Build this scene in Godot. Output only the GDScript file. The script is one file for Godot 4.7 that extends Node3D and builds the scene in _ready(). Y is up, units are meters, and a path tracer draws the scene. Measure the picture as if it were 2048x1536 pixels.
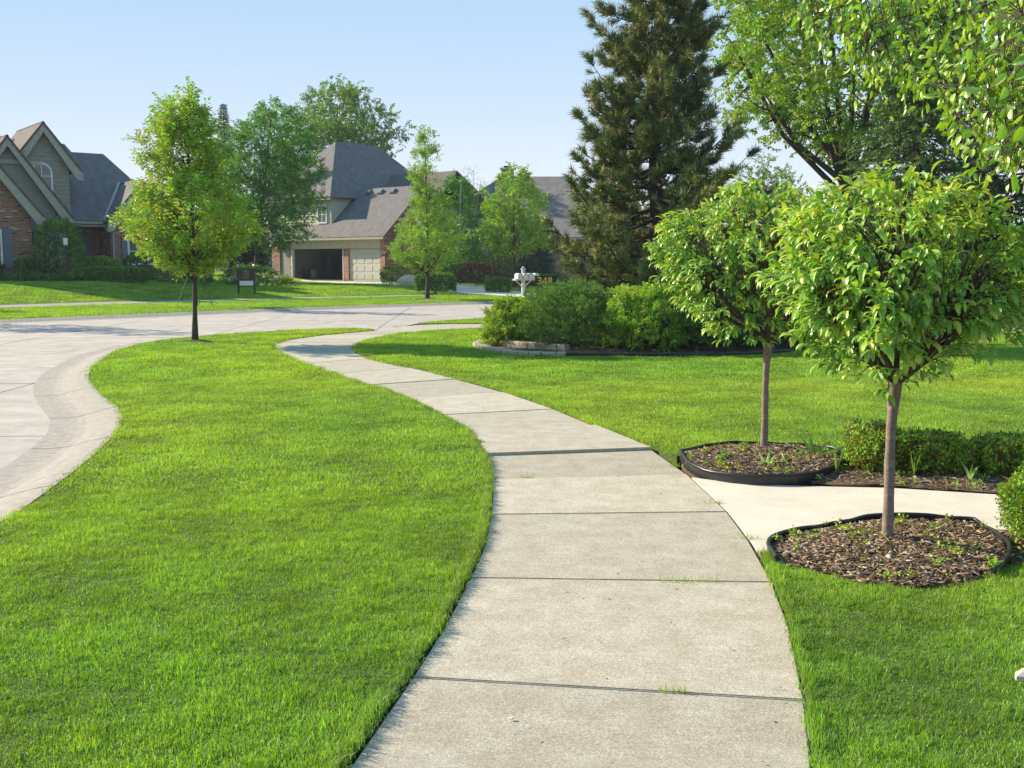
extends Node3D

var rng := RandomNumberGenerator.new()
var taken := {}
var M := {}                     # materials
const LM := 0.62                # leaf materials are this bright where a vertex colour is white
const SUN_DIR := Vector3(-0.80, 0.47, -0.38)

# the setting's outlines, in metres (x right, z towards the viewer)
var walk_left := PackedVector2Array([Vector2(-2.2, 3.2), Vector2(-1.5, 0.8), Vector2(-0.98, -1.2), Vector2(-0.54, -3.33), Vector2(-0.4, -4.13), Vector2(-0.31, -4.71), Vector2(-0.22, -5.49), Vector2(-0.16, -6.15), Vector2(-0.14, -6.91), Vector2(-0.14, -7.53), Vector2(-0.16, -8.27), Vector2(-0.23, -9.16), Vector2(-0.41, -10.35), Vector2(-0.74, -11.38), Vector2(-1.24, -12.86), Vector2(-1.9, -14.3), Vector2(-2.62, -15.8), Vector2(-3.44, -17.56), Vector2(-4.11, -19.21), Vector2(-4.64, -20.82), Vector2(-4.81, -21.86), Vector2(-4.76, -23.01), Vector2(-4.43, -24.13), Vector2(-3.91, -25.17), Vector2(-3.43, -25.91), Vector2(-3.0, -27.4), Vector2(-2.5, -28.5), Vector2(-1.7, -28.9), Vector2(-0.5, -28.9), Vector2(5.0, -28.3), Vector2(12.5, -27.3), Vector2(22.0, -26.2)])
var walk_right := PackedVector2Array([Vector2(-0.7, 3.2), Vector2(0.05, 0.8), Vector2(0.6, -1.2), Vector2(0.98, -3.33), Vector2(1.11, -3.9), Vector2(1.26, -4.71), Vector2(1.35, -5.41), Vector2(1.41, -6.23), Vector2(1.43, -6.99), Vector2(1.37, -8.27), Vector2(1.25, -9.33), Vector2(0.84, -10.74), Vector2(0.46, -12.05), Vector2(-0.09, -13.57), Vector2(-0.77, -15.11), Vector2(-1.42, -16.48), Vector2(-1.98, -17.39), Vector2(-2.48, -18.4), Vector2(-2.86, -19.64), Vector2(-3.07, -20.82), Vector2(-3.12, -21.86), Vector2(-3.04, -23.01), Vector2(-2.68, -24.64), Vector2(-2.08, -25.72), Vector2(-1.28, -26.5), Vector2(-0.49, -26.91), Vector2(5.0, -26.7), Vector2(11.3, -25.9), Vector2(22.0, -24.6)])
var joints := [[Vector2(-1.5, 0.8), Vector2(0.05, 0.8)], [Vector2(-1.2, -0.3), Vector2(0.38, -0.4)], [Vector2(-0.88, -1.6), Vector2(0.68, -1.6)], [Vector2(-0.63, -2.9), Vector2(0.9, -2.75)], [Vector2(-0.4, -4.13), Vector2(1.11, -3.9)], [Vector2(-0.22, -5.49), Vector2(1.35, -5.41)], [Vector2(-0.14, -6.91), Vector2(1.43, -6.99)], [Vector2(-0.15, -8.07), Vector2(1.37, -8.27)], [Vector2(-0.23, -9.06), Vector2(1.25, -9.36)], [Vector2(-0.42, -10.32), Vector2(0.86, -10.7)], [Vector2(-0.74, -11.57), Vector2(0.47, -12.03)], [Vector2(-1.29, -12.96), Vector2(-0.08, -13.63)], [Vector2(-1.95, -14.42), Vector2(-0.77, -15.18)], [Vector2(-2.63, -15.88), Vector2(-1.6, -16.85)], [Vector2(-3.44, -17.56), Vector2(-2.48, -18.4)], [Vector2(-4.1, -19.2), Vector2(-2.86, -19.64)], [Vector2(-4.64, -20.82), Vector2(-3.07, -20.82)], [Vector2(-4.81, -22.2), Vector2(-3.12, -22.0)], [Vector2(-4.68, -23.5), Vector2(-2.97, -23.3)], [Vector2(-4.2, -24.7), Vector2(-2.68, -24.64)], [Vector2(-3.43, -25.91), Vector2(-2.08, -25.72)], [Vector2(-2.75, -28.0), Vector2(-1.28, -26.5)], [Vector2(-1.0, -28.9), Vector2(0.1, -26.9)], [Vector2(0.7, -28.77), Vector2(1.7, -26.83)], [Vector2(2.3, -28.6), Vector2(3.3, -26.77)], [Vector2(4.0, -28.4), Vector2(5.0, -26.7)], [Vector2(7.0, -28.03), Vector2(8.0, -26.33)], [Vector2(10.0, -27.63), Vector2(11.0, -25.94)], [Vector2(13.0, -27.25), Vector2(14.0, -25.57)], [Vector2(16.0, -26.9), Vector2(17.0, -25.2)], [Vector2(19.0, -26.55), Vector2(19.5, -24.9)]]
var kerb_near := PackedVector2Array([Vector2(-5.2, 3.2), Vector2(-4.2, 0.0), Vector2(-3.55, -3.0), Vector2(-3.28, -5.0), Vector2(-3.22, -6.64), Vector2(-3.27, -7.13), Vector2(-3.37, -7.88), Vector2(-3.48, -8.58), Vector2(-3.66, -9.54), Vector2(-3.88, -10.51), Vector2(-4.13, -11.27), Vector2(-4.46, -12.05), Vector2(-4.88, -12.82), Vector2(-5.48, -14.01), Vector2(-6.0, -15.15), Vector2(-6.56, -16.72), Vector2(-7.02, -18.5), Vector2(-7.31, -19.87), Vector2(-7.42, -21.33), Vector2(-7.32, -22.71), Vector2(-6.95, -23.8), Vector2(-6.3, -24.81), Vector2(-5.5, -25.72), Vector2(-4.74, -26.35), Vector2(-4.06, -26.7), Vector2(-3.5, -26.45)])
var kerb_sliver := PackedVector2Array([Vector2(-2.5, -28.75), Vector2(-2.45, -29.2), Vector2(-1.75, -30.41), Vector2(-0.68, -31.79), Vector2(3.0, -36.0), Vector2(8.0, -42.5), Vector2(14.0, -51.0), Vector2(30.0, -74.0)])
var kerb_far := PackedVector2Array([Vector2(-60.0, 8.0), Vector2(-36.0, -14.0), Vector2(-20.0, -26.5), Vector2(-14.6, -30.9), Vector2(-11.9, -34.0), Vector2(-9.8, -36.6), Vector2(-7.64, -39.0), Vector2(-5.48, -41.3), Vector2(-3.28, -43.3), Vector2(-0.82, -45.4), Vector2(5.0, -51.0), Vector2(15.0, -62.0), Vector2(26.0, -76.0)])
var bed_near := PackedVector2Array([Vector2(1.44, -5.70), Vector2(1.455, -5.96), Vector2(1.54, -6.16), Vector2(1.68, -6.30), Vector2(1.98, -6.48), Vector2(2.34, -6.67), Vector2(2.61, -6.65), Vector2(2.89, -6.58), Vector2(2.86, -6.1), Vector2(2.74, -5.78), Vector2(2.62, -5.59), Vector2(2.5, -5.45), Vector2(2.3, -5.3), Vector2(2.02, -5.23), Vector2(1.8, -5.3), Vector2(1.65, -5.47), Vector2(1.56, -5.6)])
var bed_back := PackedVector2Array([Vector2(1.42, -8.95), Vector2(1.4, -8.5), Vector2(1.45, -8.2), Vector2(1.57, -8.0), Vector2(1.75, -7.88), Vector2(1.99, -7.86), Vector2(2.25, -7.96), Vector2(2.62, -8.45), Vector2(2.75, -8.76), Vector2(2.75, -9.03), Vector2(2.52, -9.28), Vector2(2.1, -9.36), Vector2(1.82, -9.28), Vector2(1.58, -9.1)])
var front_walk := PackedVector2Array([Vector2(1.385, -8.15), Vector2(1.438, -6.99), Vector2(1.42, -6.2), Vector2(1.405, -5.93), Vector2(1.52, -5.98), Vector2(1.9, -6.4), Vector2(2.34, -6.6), Vector2(2.9, -6.5), Vector2(3.4, -6.33), Vector2(9.0, -4.9), Vector2(9.0, -6.05), Vector2(3.61, -7.45), Vector2(3.48, -7.53), Vector2(2.77, -7.76), Vector2(2.13, -7.83), Vector2(1.71, -7.9)])
var strip_back := PackedVector2Array([Vector2(2.2, -7.86), Vector2(2.77, -7.78), Vector2(3.61, -7.47), Vector2(9.0, -6.07), Vector2(9.0, -7.3), Vector2(4.2, -8.65), Vector2(3.4, -8.85), Vector2(2.74, -8.9), Vector2(2.62, -8.45)])
var strip_front := PackedVector2Array([Vector2(2.74, -5.72), Vector2(2.84, -6.1), Vector2(2.88, -6.5), Vector2(3.4, -6.33), Vector2(9.0, -4.88), Vector2(9.0, -4.2), Vector2(3.2, -5.55)])
var shrub_bed := PackedVector2Array([Vector2(-0.64, -21.33), Vector2(-0.46, -19.98), Vector2(-0.04, -19.11), Vector2(0.4, -18.72), Vector2(0.85, -18.65), Vector2(2.4, -18.6), Vector2(4.0, -18.8), Vector2(5.6, -20.1), Vector2(6.4, -22.5), Vector2(5.0, -25.0), Vector2(1.0, -25.4), Vector2(-0.5, -23.8)])
var drive_low := PackedVector2Array([Vector2(-15.4, -75.5), Vector2(-13.4, -70.2), Vector2(-9.0, -63.8), Vector2(-4.8, -59.0), Vector2(-1.6, -54.6), Vector2(1.3, -47.9)])
var drive_high := PackedVector2Array([Vector2(-8.2, -69.6), Vector2(-7.0, -68.0), Vector2(-5.0, -66.0), Vector2(-2.3, -62.6), Vector2(0.9, -58.2), Vector2(5.2, -51.6)])
var lawn_left: PackedVector2Array
var lawn_right: PackedVector2Array
var lawn_front: PackedVector2Array
var lawn_verge: PackedVector2Array


func _ready():
	rng.seed = 20240511
	# ---- camera, sky, sun, exposure
	var cam := Camera3D.new()
	cam.name = "camera"
	cam.position = Vector3(0, 1.63, 0)
	cam.rotation.x = -atan(243.0 / 2150.0)
	cam.fov = rad_to_deg(2.0 * atan(768.0 / 2150.0))
	cam.near = 0.05
	cam.far = 3000.0
	add_child(cam)
	cam.current = true
	var sky_m := ProceduralSkyMaterial.new()
	sky_m.sky_top_color = Color(0.135, 0.288, 0.468).linear_to_srgb()
	sky_m.sky_horizon_color = Color(0.555, 0.55, 0.552).linear_to_srgb()
	sky_m.sky_curve = 0.12
	sky_m.ground_bottom_color = Color(0.06, 0.08, 0.03).linear_to_srgb()
	sky_m.ground_horizon_color = Color(0.2, 0.22, 0.2).linear_to_srgb()
	sky_m.sun_angle_max = 20.0
	var sky := Sky.new()
	sky.sky_material = sky_m
	var e := Environment.new()
	e.background_mode = Environment.BG_SKY
	e.sky = sky
	e.tonemap_mode = Environment.TONE_MAPPER_LINEAR
	e.tonemap_exposure = 2.0
	e.sdfgi_enabled = true
	e.ssao_enabled = true
	e.ssil_enabled = true
	e.fog_enabled = true
	e.fog_density = 0.0004
	e.fog_light_color = Color(0.86, 0.90, 0.97)
	var we := WorldEnvironment.new()
	we.name = "world_environment"
	we.environment = e
	add_child(we)
	var sun := DirectionalLight3D.new()
	sun.name = "sun"
	sun.light_color = Color(1.0, 0.945, 0.84)
	sun.light_energy = 1.6
	sun.light_angular_distance = 0.5
	sun.shadow_enabled = true
	add_child(sun)
	sun.look_at_from_position(SUN_DIR * 100.0, Vector3.ZERO, Vector3.UP)
	outlines()
	materials()
	# ---- the setting
	build_ground()
	build_sidewalk()
	build_street()
	build_far_side()
	build_beds()
	# ---- buildings
	house_left()
	house_garage()
	house_right()
	# ---- trees and shrubs
	standards()
	overhanging_tree()
	parkway_trees()
	pine()
	right_side_trees()
	middle_trees()
	shrub_border()
	box_hedge()
	house_plants()
	bed_plants()
	# ---- small things
	lawn_sign()
	mailboxes()
	number_sign()
	lamp_post()
	small_things()
	# ---- grass
	grass()


func outlines():
	lawn_left = PackedVector2Array()
	for k in range(0, 25):
		lawn_left.append(walk_left[k] + Vector2(-0.015, 0))
	for k in range(kerb_near.size() - 1, -1, -1):
		lawn_left.append(kerb_near[k])
	lawn_right = PackedVector2Array([Vector2(1.3, -9.3)])
	for k in range(11, walk_right.size()):
		lawn_right.append(walk_right[k] + Vector2(0.006, 0.0 if k < 24 else 0.02))
	lawn_right.append_array(PackedVector2Array([Vector2(22.0, -10.5), Vector2(9.0, -7.3), Vector2(4.2, -8.65), Vector2(3.4, -8.85), Vector2(2.74, -8.9), Vector2(2.75, -9.03), Vector2(2.52, -9.28), Vector2(2.1, -9.36), Vector2(1.82, -9.28), Vector2(1.58, -9.1), Vector2(1.4, -9.0)]))
	lawn_front = PackedVector2Array()
	for k in range(0, 7):
		lawn_front.append(walk_right[k] + Vector2(0.004, 0))
	lawn_front.append_array(PackedVector2Array([Vector2(1.405, -5.95), Vector2(1.47, -5.86), Vector2(1.52, -5.68), Vector2(1.57, -5.59), Vector2(1.65, -5.47), Vector2(1.8, -5.3), Vector2(2.02, -5.23), Vector2(2.3, -5.3), Vector2(2.5, -5.45), Vector2(2.62, -5.59), Vector2(2.74, -5.7), Vector2(3.2, -5.55), Vector2(9.0, -4.2), Vector2(14.0, -3.0), Vector2(14.0, 3.2)]))
	lawn_verge = PackedVector2Array([Vector2(22.0, -26.25), Vector2(12.5, -27.35), Vector2(5.0, -28.35), Vector2(-0.5, -28.95), Vector2(-1.7, -28.95), Vector2(-2.45, -28.75)])
	for k in range(1, kerb_sliver.size()):
		lawn_verge.append(kerb_sliver[k])
	lawn_verge.append_array(PackedVector2Array([Vector2(50.0, -74.0), Vector2(50.0, -26.0)]))


# ------------------------------------------------------------------ helpers
func rr(a: float, b: float) -> float:
	return rng.randf_range(a, b)


func rv() -> Vector3:
	var z := rr(-1, 1)
	var a := rr(0, TAU)
	var s := sqrt(1.0 - z * z)
	return Vector3(s * cos(a), z, s * sin(a))


func numbered(called: String) -> String:
	var k: int = taken.get(called, 0)
	taken[called] = k + 1
	return called if k == 0 else "%s_%03d" % [called, k]


func thing(called: String, label: String, category: String, at := Vector3.ZERO, turn := 0.0, group := "", kind := "") -> Node3D:
	var o := Node3D.new()
	o.name = numbered(called)
	add_child(o)
	o.position = at
	o.rotation.y = turn
	tag(o, label, category, group, kind)
	return o


func tag(o: Node, label: String, category := "", group := "", kind := "") -> void:
	if label: o.set_meta("label", label)
	if category: o.set_meta("category", category)
	if group: o.set_meta("group", group)
	if kind: o.set_meta("kind", kind)


func obj(called: String, mesh: Mesh, mat: Material, parent: Node = self) -> MeshInstance3D:
	var o := MeshInstance3D.new()
	o.name = called if parent != self else numbered(called)
	o.mesh = mesh
	o.material_override = mat
	parent.add_child(o, true)
	return o


func amesh(v: PackedVector3Array, c := PackedColorArray(), n := PackedVector3Array()) -> ArrayMesh:
	var a := []
	a.resize(Mesh.ARRAY_MAX)
	a[Mesh.ARRAY_VERTEX] = v
	if c.size(): a[Mesh.ARRAY_COLOR] = c
	if n.size(): a[Mesh.ARRAY_NORMAL] = n
	var m := ArrayMesh.new()
	m.add_surface_from_arrays(Mesh.PRIMITIVE_TRIANGLES, a)
	return m


class Buf:
	var v := PackedVector3Array()
	var n := PackedVector3Array()

	func tri(a: Vector3, b: Vector3, c: Vector3) -> void:
		v.append(a); v.append(b); v.append(c)
		var m := (c - a).cross(b - a).normalized()
		n.append(m); n.append(m); n.append(m)

	func quad(a: Vector3, b: Vector3, c: Vector3, d: Vector3) -> void:
		tri(a, b, c)
		tri(a, c, d)

	func box(x: Transform3D, s: Vector3) -> void:      # s: full size, the origin in the middle
		var h := s / 2.0
		var p := []
		for k in 8:
			p.append(x * Vector3(h.x if k & 1 else -h.x, h.y if k & 2 else -h.y, h.z if k & 4 else -h.z))
		quad(p[4], p[6], p[7], p[5])
		quad(p[1], p[3], p[2], p[0])
		quad(p[5], p[7], p[3], p[1])
		quad(p[0], p[2], p[6], p[4])
		quad(p[6], p[2], p[3], p[7])
		quad(p[0], p[4], p[5], p[1])

	func bx(x0: float, x1: float, y0: float, y1: float, z0: float, z1: float) -> void:
		box(Transform3D(Basis(), Vector3((x0 + x1) / 2, (y0 + y1) / 2, (z0 + z1) / 2)), Vector3(x1 - x0, y1 - y0, z1 - z0))

	func bevel(x: Transform3D, s: Vector3, b: float) -> void:   # a box whose upper edges are chamfered
		var h := s / 2.0
		var lo := [Vector3(-h.x, -h.y, -h.z), Vector3(h.x, -h.y, -h.z), Vector3(h.x, -h.y, h.z), Vector3(-h.x, -h.y, h.z)]
		var mi := []
		var hi := []
		for p in lo:
			mi.append(x * Vector3(p.x, h.y - b, p.z))
			hi.append(x * Vector3(p.x - signf(p.x) * b, h.y, p.z - signf(p.z) * b))
		for k in 4:
			var j := (k + 1) % 4
			quad(x * lo[j], mi[j], mi[k], x * lo[k])
			quad(mi[j], hi[j], hi[k], mi[k])
		quad(hi[0], hi[1], hi[2], hi[3])

	# a polygon in the ground plane between two heights
	func slab(p: PackedVector2Array, y0: float, y1: float) -> void:
		var t := Geometry2D.triangulate_polygon(p)
		for k in range(0, t.size(), 3):
			var a := p[t[k]]
			var b := p[t[k + 1]]
			var c := p[t[k + 2]]
			if (b - a).cross(c - a) < 0:
				var q := b
				b = c
				c = q
			tri(Vector3(a.x, y1, a.y), Vector3(b.x, y1, b.y), Vector3(c.x, y1, c.y))
		var flip := Geometry2D.is_polygon_clockwise(p)
		for k in p.size():
			var a := p[k]
			var b := p[(k + 1) % p.size()]
			if flip:
				quad(Vector3(a.x, y0, a.y), Vector3(a.x, y1, a.y), Vector3(b.x, y1, b.y), Vector3(b.x, y0, b.y))
			else:
				quad(Vector3(b.x, y0, b.y), Vector3(b.x, y1, b.y), Vector3(a.x, y1, a.y), Vector3(a.x, y0, a.y))

	# a polygon standing in the x-y plane between two depths
	func wall(p: PackedVector2Array, z0: float, z1: float) -> void:
		var t := Geometry2D.triangulate_polygon(p)
		for k in range(0, t.size(), 3):
			var a := p[t[k]]
			var b := p[t[k + 1]]
			var c := p[t[k + 2]]
			if (b - a).cross(c - a) > 0:
				var q := b
				b = c
				c = q
			tri(Vector3(a.x, a.y, z1), Vector3(b.x, b.y, z1), Vector3(c.x, c.y, z1))
			tri(Vector3(a.x, a.y, z0), Vector3(c.x, c.y, z0), Vector3(b.x, b.y, z0))
		for k in p.size():
			var a := p[k]
			var b := p[(k + 1) % p.size()]
			quad(Vector3(a.x, a.y, z0), Vector3(a.x, a.y, z1), Vector3(b.x, b.y, z1), Vector3(b.x, b.y, z0))

	# a flat sheet of three or four corners with thickness below it
	func sheet(p: Array, th: float) -> void:
		var up: Vector3 = (p[1] - p[0]).cross(p[2] - p[0]).normalized()
		if up.y < 0: up = -up
		var q := []
		for a in p: q.append(a - up * th)
		if p.size() == 4:
			quad(p[0], p[1], p[2], p[3]); quad(q[3], q[2], q[1], q[0])
		else:
			tri(p[0], p[1], p[2]); tri(q[2], q[1], q[0])
		for k in p.size():
			var j := (k + 1) % p.size()
			quad(p[k], p[j], q[j], q[k])

	func tube(pts: Array, rad: Array, sides := 6) -> void:
		var rings := []
		var norms := []
		var side := Vector3.RIGHT
		for k in pts.size():
			var d: Vector3 = (pts[mini(k + 1, pts.size() - 1)] - pts[maxi(k - 1, 0)])
			d = d.normalized() if d.length() > 1e-6 else Vector3.UP
			if absf(side.dot(d)) > 0.95: side = Vector3.FORWARD if absf(d.z) < 0.8 else Vector3.RIGHT
			side = (side - d * side.dot(d)).normalized()
			var w := d.cross(side)
			var ring := []
			var nn := []
			for j in sides:
				var a := TAU * j / sides
				var m := side * cos(a) + w * sin(a)
				nn.append(m)
				ring.append(pts[k] + m * rad[k])
			rings.append(ring)
			norms.append(nn)
		for k in pts.size() - 1:
			for j in sides:
				var i := (j + 1) % sides
				for q in [[k, j], [k + 1, j], [k + 1, i], [k, j], [k + 1, i], [k, i]]:
					v.append(rings[q[0]][q[1]])
					n.append(norms[q[0]][q[1]])
		for end in [0, pts.size() - 1]:
			if rad[end] > 0.004:
				for j in range(1, sides - 1):
					tri(rings[end][0], rings[end][j], rings[end][j + 1])

	# a surface turned about the y axis through at: profile of (radius, height)
	func lathe(prof: Array, at: Vector3, sides := 16) -> void:
		for k in prof.size() - 1:
			var a: Vector2 = prof[k]
			var b: Vector2 = prof[k + 1]
			var m := Vector2(b.y - a.y, -(b.x - a.x)).normalized()
			for j in sides:
				var t0 := TAU * j / sides
				var t1 := TAU * (j + 1) / sides
				var d0 := Vector3(cos(t0), 0, sin(t0))
				var d1 := Vector3(cos(t1), 0, sin(t1))
				var q := [[a, d0], [b, d1], [b, d0], [a, d0], [a, d1], [b, d1]]
				for w in q:
					v.append(at + w[1] * w[0].x + Vector3.UP * w[0].y)
					n.append((w[1] * m.x + Vector3.UP * m.y).normalized())

	func ball(at: Vector3, r: Vector3, sides := 12) -> void:
		var st := sides / 2
		for i in st:
			for j in sides:
				var q := []
				for w in [[i, j], [i + 1, j], [i + 1, j + 1], [i, j], [i + 1, j + 1], [i, j + 1]]:
					var t: float = PI * w[0] / st
					var a: float = TAU * w[1] / sides
					var d := Vector3(sin(t) * cos(a), cos(t), sin(t) * sin(a))
					v.append(at + d * r)
					n.append((d / r).normalized())

	func done() -> ArrayMesh:
		var a := []
		a.resize(Mesh.ARRAY_MAX)
		a[Mesh.ARRAY_VERTEX] = v
		a[Mesh.ARRAY_NORMAL] = n
		var m := ArrayMesh.new()
		m.add_surface_from_arrays(Mesh.PRIMITIVE_TRIANGLES, a)
		return m


func V3(p: Vector2, y: float) -> Vector3:
	return Vector3(p.x, y, p.y)


func looking(d: Vector3, up := Vector3.UP) -> Basis:
	var z := d.normalized()
	if absf(z.dot(up)) > 0.98: up = Vector3(0.3, 0.2, 0.9)
	var x := up.cross(z).normalized()
	return Basis(x, z.cross(x), z)


# height of the ground on the far side of the street
func gh(x: float, z: float) -> float:
	var d := (x + 14.5) * -0.72 + (z + 30.5) * -0.69
	var most := lerpf(0.75, 0.34, smoothstep(-19.0, -13.0, x))
	return most * smoothstep(7.5, 15.5, d)


# ------------------------------------------------------------------ materials
func noise_bytes(size: int, f: float, oct: int, sd: int, kind := FastNoiseLite.TYPE_SIMPLEX_SMOOTH) -> PackedByteArray:
	var n := FastNoiseLite.new()
	n.seed = sd
	n.noise_type = kind
	n.frequency = f
	n.fractal_octaves = oct
	n.fractal_type = FastNoiseLite.FRACTAL_FBM
	var im := n.get_seamless_image(size, size)
	im.convert(Image.FORMAT_L8)
	return im.get_data()


# mixes two colours (sRGB) by several layers of noise; each layer is [bytes, weight]
func mixed(size: int, a: Color, b: Color, layers: Array, contrast := 1.0) -> ImageTexture:
	var out := PackedByteArray()
	out.resize(size * size * 3)
	var total := 0.0
	for l in layers: total += l[1]
	for k in size * size:
		var t := 0.0
		for l in layers: t += l[0][k] * l[1]
		t = clampf((t / total / 255.0 - 0.5) * contrast + 0.5, 0.0, 1.0)
		out[k * 3] = int(255.0 * lerpf(a.r, b.r, t))
		out[k * 3 + 1] = int(255.0 * lerpf(a.g, b.g, t))
		out[k * 3 + 2] = int(255.0 * lerpf(a.b, b.b, t))
	return ImageTexture.create_from_image(Image.create_from_data(size, size, false, Image.FORMAT_RGB8, out))


func grey(size: int, bytes: PackedByteArray) -> ImageTexture:
	return ImageTexture.create_from_image(Image.create_from_data(size, size, false, Image.FORMAT_L8, bytes))


func tri_mat(called: String, tex: Texture2D, scale: float, rough: float, world := true, bump: Texture2D = null, deep := 0.5, tint := Color.WHITE) -> StandardMaterial3D:
	var m := StandardMaterial3D.new()
	m.resource_name = called
	m.albedo_color = tint
	m.albedo_texture = tex
	m.roughness = rough
	m.uv1_triplanar = true
	m.uv1_world_triplanar = world
	m.uv1_scale = Vector3.ONE * scale
	if bump:
		m.heightmap_enabled = true
		m.heightmap_texture = bump
		m.heightmap_scale = deep
	M[called] = m
	return m


func plain(called: String, c: Color, rough := 0.7, metal := 0.0) -> StandardMaterial3D:
	var m := StandardMaterial3D.new()
	m.resource_name = called
	m.albedo_color = c.linear_to_srgb()
	m.roughness = rough
	m.metallic = metal
	M[called] = m
	return m


func leafy(called: String, back: Color, rough := 0.45, spec := 0.5) -> void:
	var m := StandardMaterial3D.new()
	m.resource_name = called
	m.albedo_color = Color(LM, LM, LM).linear_to_srgb()
	m.vertex_color_use_as_albedo = true
	m.roughness = rough
	m.metallic_specular = spec
	if back != Color.BLACK:
		m.backlight_enabled = true
		m.backlight = back
	M[called] = m


func materials():
	var fine := noise_bytes(512, 0.22, 2, 3)
	var grit := noise_bytes(512, 0.45, 1, 5, FastNoiseLite.TYPE_VALUE)
	var mid := noise_bytes(512, 0.03, 4, 7)
	var big := noise_bytes(512, 0.008, 4, 9)
	var grit_t := grey(512, grit)
	var broom := PackedByteArray()
	broom.resize(512 * 512)
	for k in 512 * 512: broom[k] = fine[((k / 512) * 512) + ((k % 512) / 24 * 7) % 512]
	var stain := mixed(512, Color(0.925, 0.91, 0.89), Color(1, 1, 1), [[mid, 0.2], [big, 1.8]], 1.5)
	var conc := mixed(512, Color(0.56, 0.53, 0.475), Color(0.87, 0.83, 0.765), [[grit, 1.3], [fine, 0.7], [broom, 0.5], [mid, 0.15]], 1.35)
	for k in 4:
		var t: float = [0.97, 0.915, 1.0, 0.945][k]
		var m := tri_mat("walk_concrete_%d" % k, conc, 0.85, 0.92, true, grit_t, 0.07, Color(t, t * 0.995, t * 0.985))
		m.uv1_offset = Vector3(0.17 * k, 0.31 * k, 0.43 * k)
		m.detail_enabled = true
		m.detail_albedo = stain
		m.detail_blend_mode = BaseMaterial3D.BLEND_MODE_MUL
		m.detail_uv_layer = BaseMaterial3D.DETAIL_UV_1
	var road := mixed(512, Color(0.585, 0.545, 0.51), Color(0.74, 0.69, 0.655), [[grit, 0.7], [fine, 0.6], [mid, 0.6], [big, 1.5]], 1.7)
	for k in 3:
		var t: float = [1.0, 0.97, 0.985][k]
		tri_mat("road_concrete_%d" % k, road, 0.3, 0.9, true, grit_t, 0.05, Color(t, t, t)).uv1_offset = Vector3(0.2 * k, 0, 0.37 * k)
	tri_mat("kerb_concrete", mixed(512, Color(0.50, 0.465, 0.43), Color(0.67, 0.63, 0.59), [[grit, 0.6], [fine, 0.6], [mid, 1.0]], 1.6), 0.5, 0.9, true, grit_t, 0.05)
	tri_mat("entry_concrete", mixed(512, Color(0.73, 0.69, 0.635), Color(0.84, 0.80, 0.735), [[grit, 0.5], [fine, 0.4], [mid, 0.6], [big, 0.9]], 1.3), 0.5, 0.9, true, grit_t, 0.04)
	tri_mat("soil", mixed(256, Color(0.13, 0.10, 0.06), Color(0.24, 0.19, 0.12), [[noise_bytes(256, 0.1, 3, 21), 1.0]], 1.6), 1.2, 1.0)
	tri_mat("turf_soil", mixed(256, Color(0.21, 0.27, 0.09), Color(0.32, 0.42, 0.13), [[noise_bytes(256, 0.1, 3, 22), 1.0]], 1.6), 1.2, 1.0)
	tri_mat("mulch_base", mixed(256, Color(0.24, 0.18, 0.12), Color(0.48, 0.39, 0.30), [[noise_bytes(256, 0.16, 3, 23), 1.0]], 2.0), 2.2, 1.0)
	tri_mat("bark_grey", mixed(256, Color(0.36, 0.30, 0.28), Color(0.62, 0.54, 0.50), [[noise_bytes(256, 0.12, 3, 31), 1.0], [noise_bytes(256, 0.02, 2, 32), 0.8]], 1.6), 6.0, 0.85, false, grey(256, noise_bytes(256, 0.1, 3, 33)), 0.3)
	tri_mat("bark_dark", mixed(256, Color(0.20, 0.16, 0.14), Color(0.38, 0.33, 0.28), [[noise_bytes(256, 0.12, 3, 34), 1.0]], 1.6), 3.0, 0.95, false)
	tri_mat("bark_pale", mixed(256, Color(0.50, 0.47, 0.42), Color(0.72, 0.69, 0.64), [[noise_bytes(256, 0.06, 3, 35), 1.0]], 1.8), 3.0, 0.9, false)
	# shingles and brick: seen from sixty metres and more, where the courses are thinner than a pixel
	var sh := noise_bytes(256, 0.24, 2, 41)
	var sh2 := noise_bytes(256, 0.02, 3, 42)
	for k in sh.size():
		if (k / 256) % 16 < 2: sh[k] = int(sh[k] * 0.6)
	tri_mat("shingle_grey", mixed(256, Color(0.31, 0.293, 0.293), Color(0.52, 0.497, 0.49), [[sh, 1.0], [sh2, 0.6]], 1.4), 0.35, 0.95, false)
	tri_mat("shingle_brown", mixed(256, Color(0.27, 0.24, 0.22), Color(0.48, 0.44, 0.40), [[sh, 1.0], [sh2, 0.6]], 1.4), 0.35, 0.95, false)
	M.brick_red = brick_mat("brick_red", Color(0.60, 0.40, 0.30), Color(0.44, 0.28, 0.22), Color(0.70, 0.66, 0.60))
	M.brick_pink = brick_mat("brick_pink", Color(0.64, 0.44, 0.35), Color(0.54, 0.36, 0.29), Color(0.70, 0.64, 0.57))
	tri_mat("siding_taupe", mixed(256, Color(0.53, 0.51, 0.46), Color(0.60, 0.58, 0.53), [[noise_bytes(256, 0.03, 3, 51), 1.0]], 1.5), 0.5, 0.8, false)
	tri_mat("siding_cream", mixed(256, Color(0.70, 0.68, 0.60), Color(0.77, 0.75, 0.67), [[noise_bytes(256, 0.03, 3, 52), 1.0]], 1.5), 0.5, 0.8, false)
	tri_mat("trim_taupe", mixed(256, Color(0.61, 0.585, 0.52), Color(0.67, 0.645, 0.58), [[noise_bytes(256, 0.03, 3, 53), 1.0]], 1.5), 0.5, 0.7, false)
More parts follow.
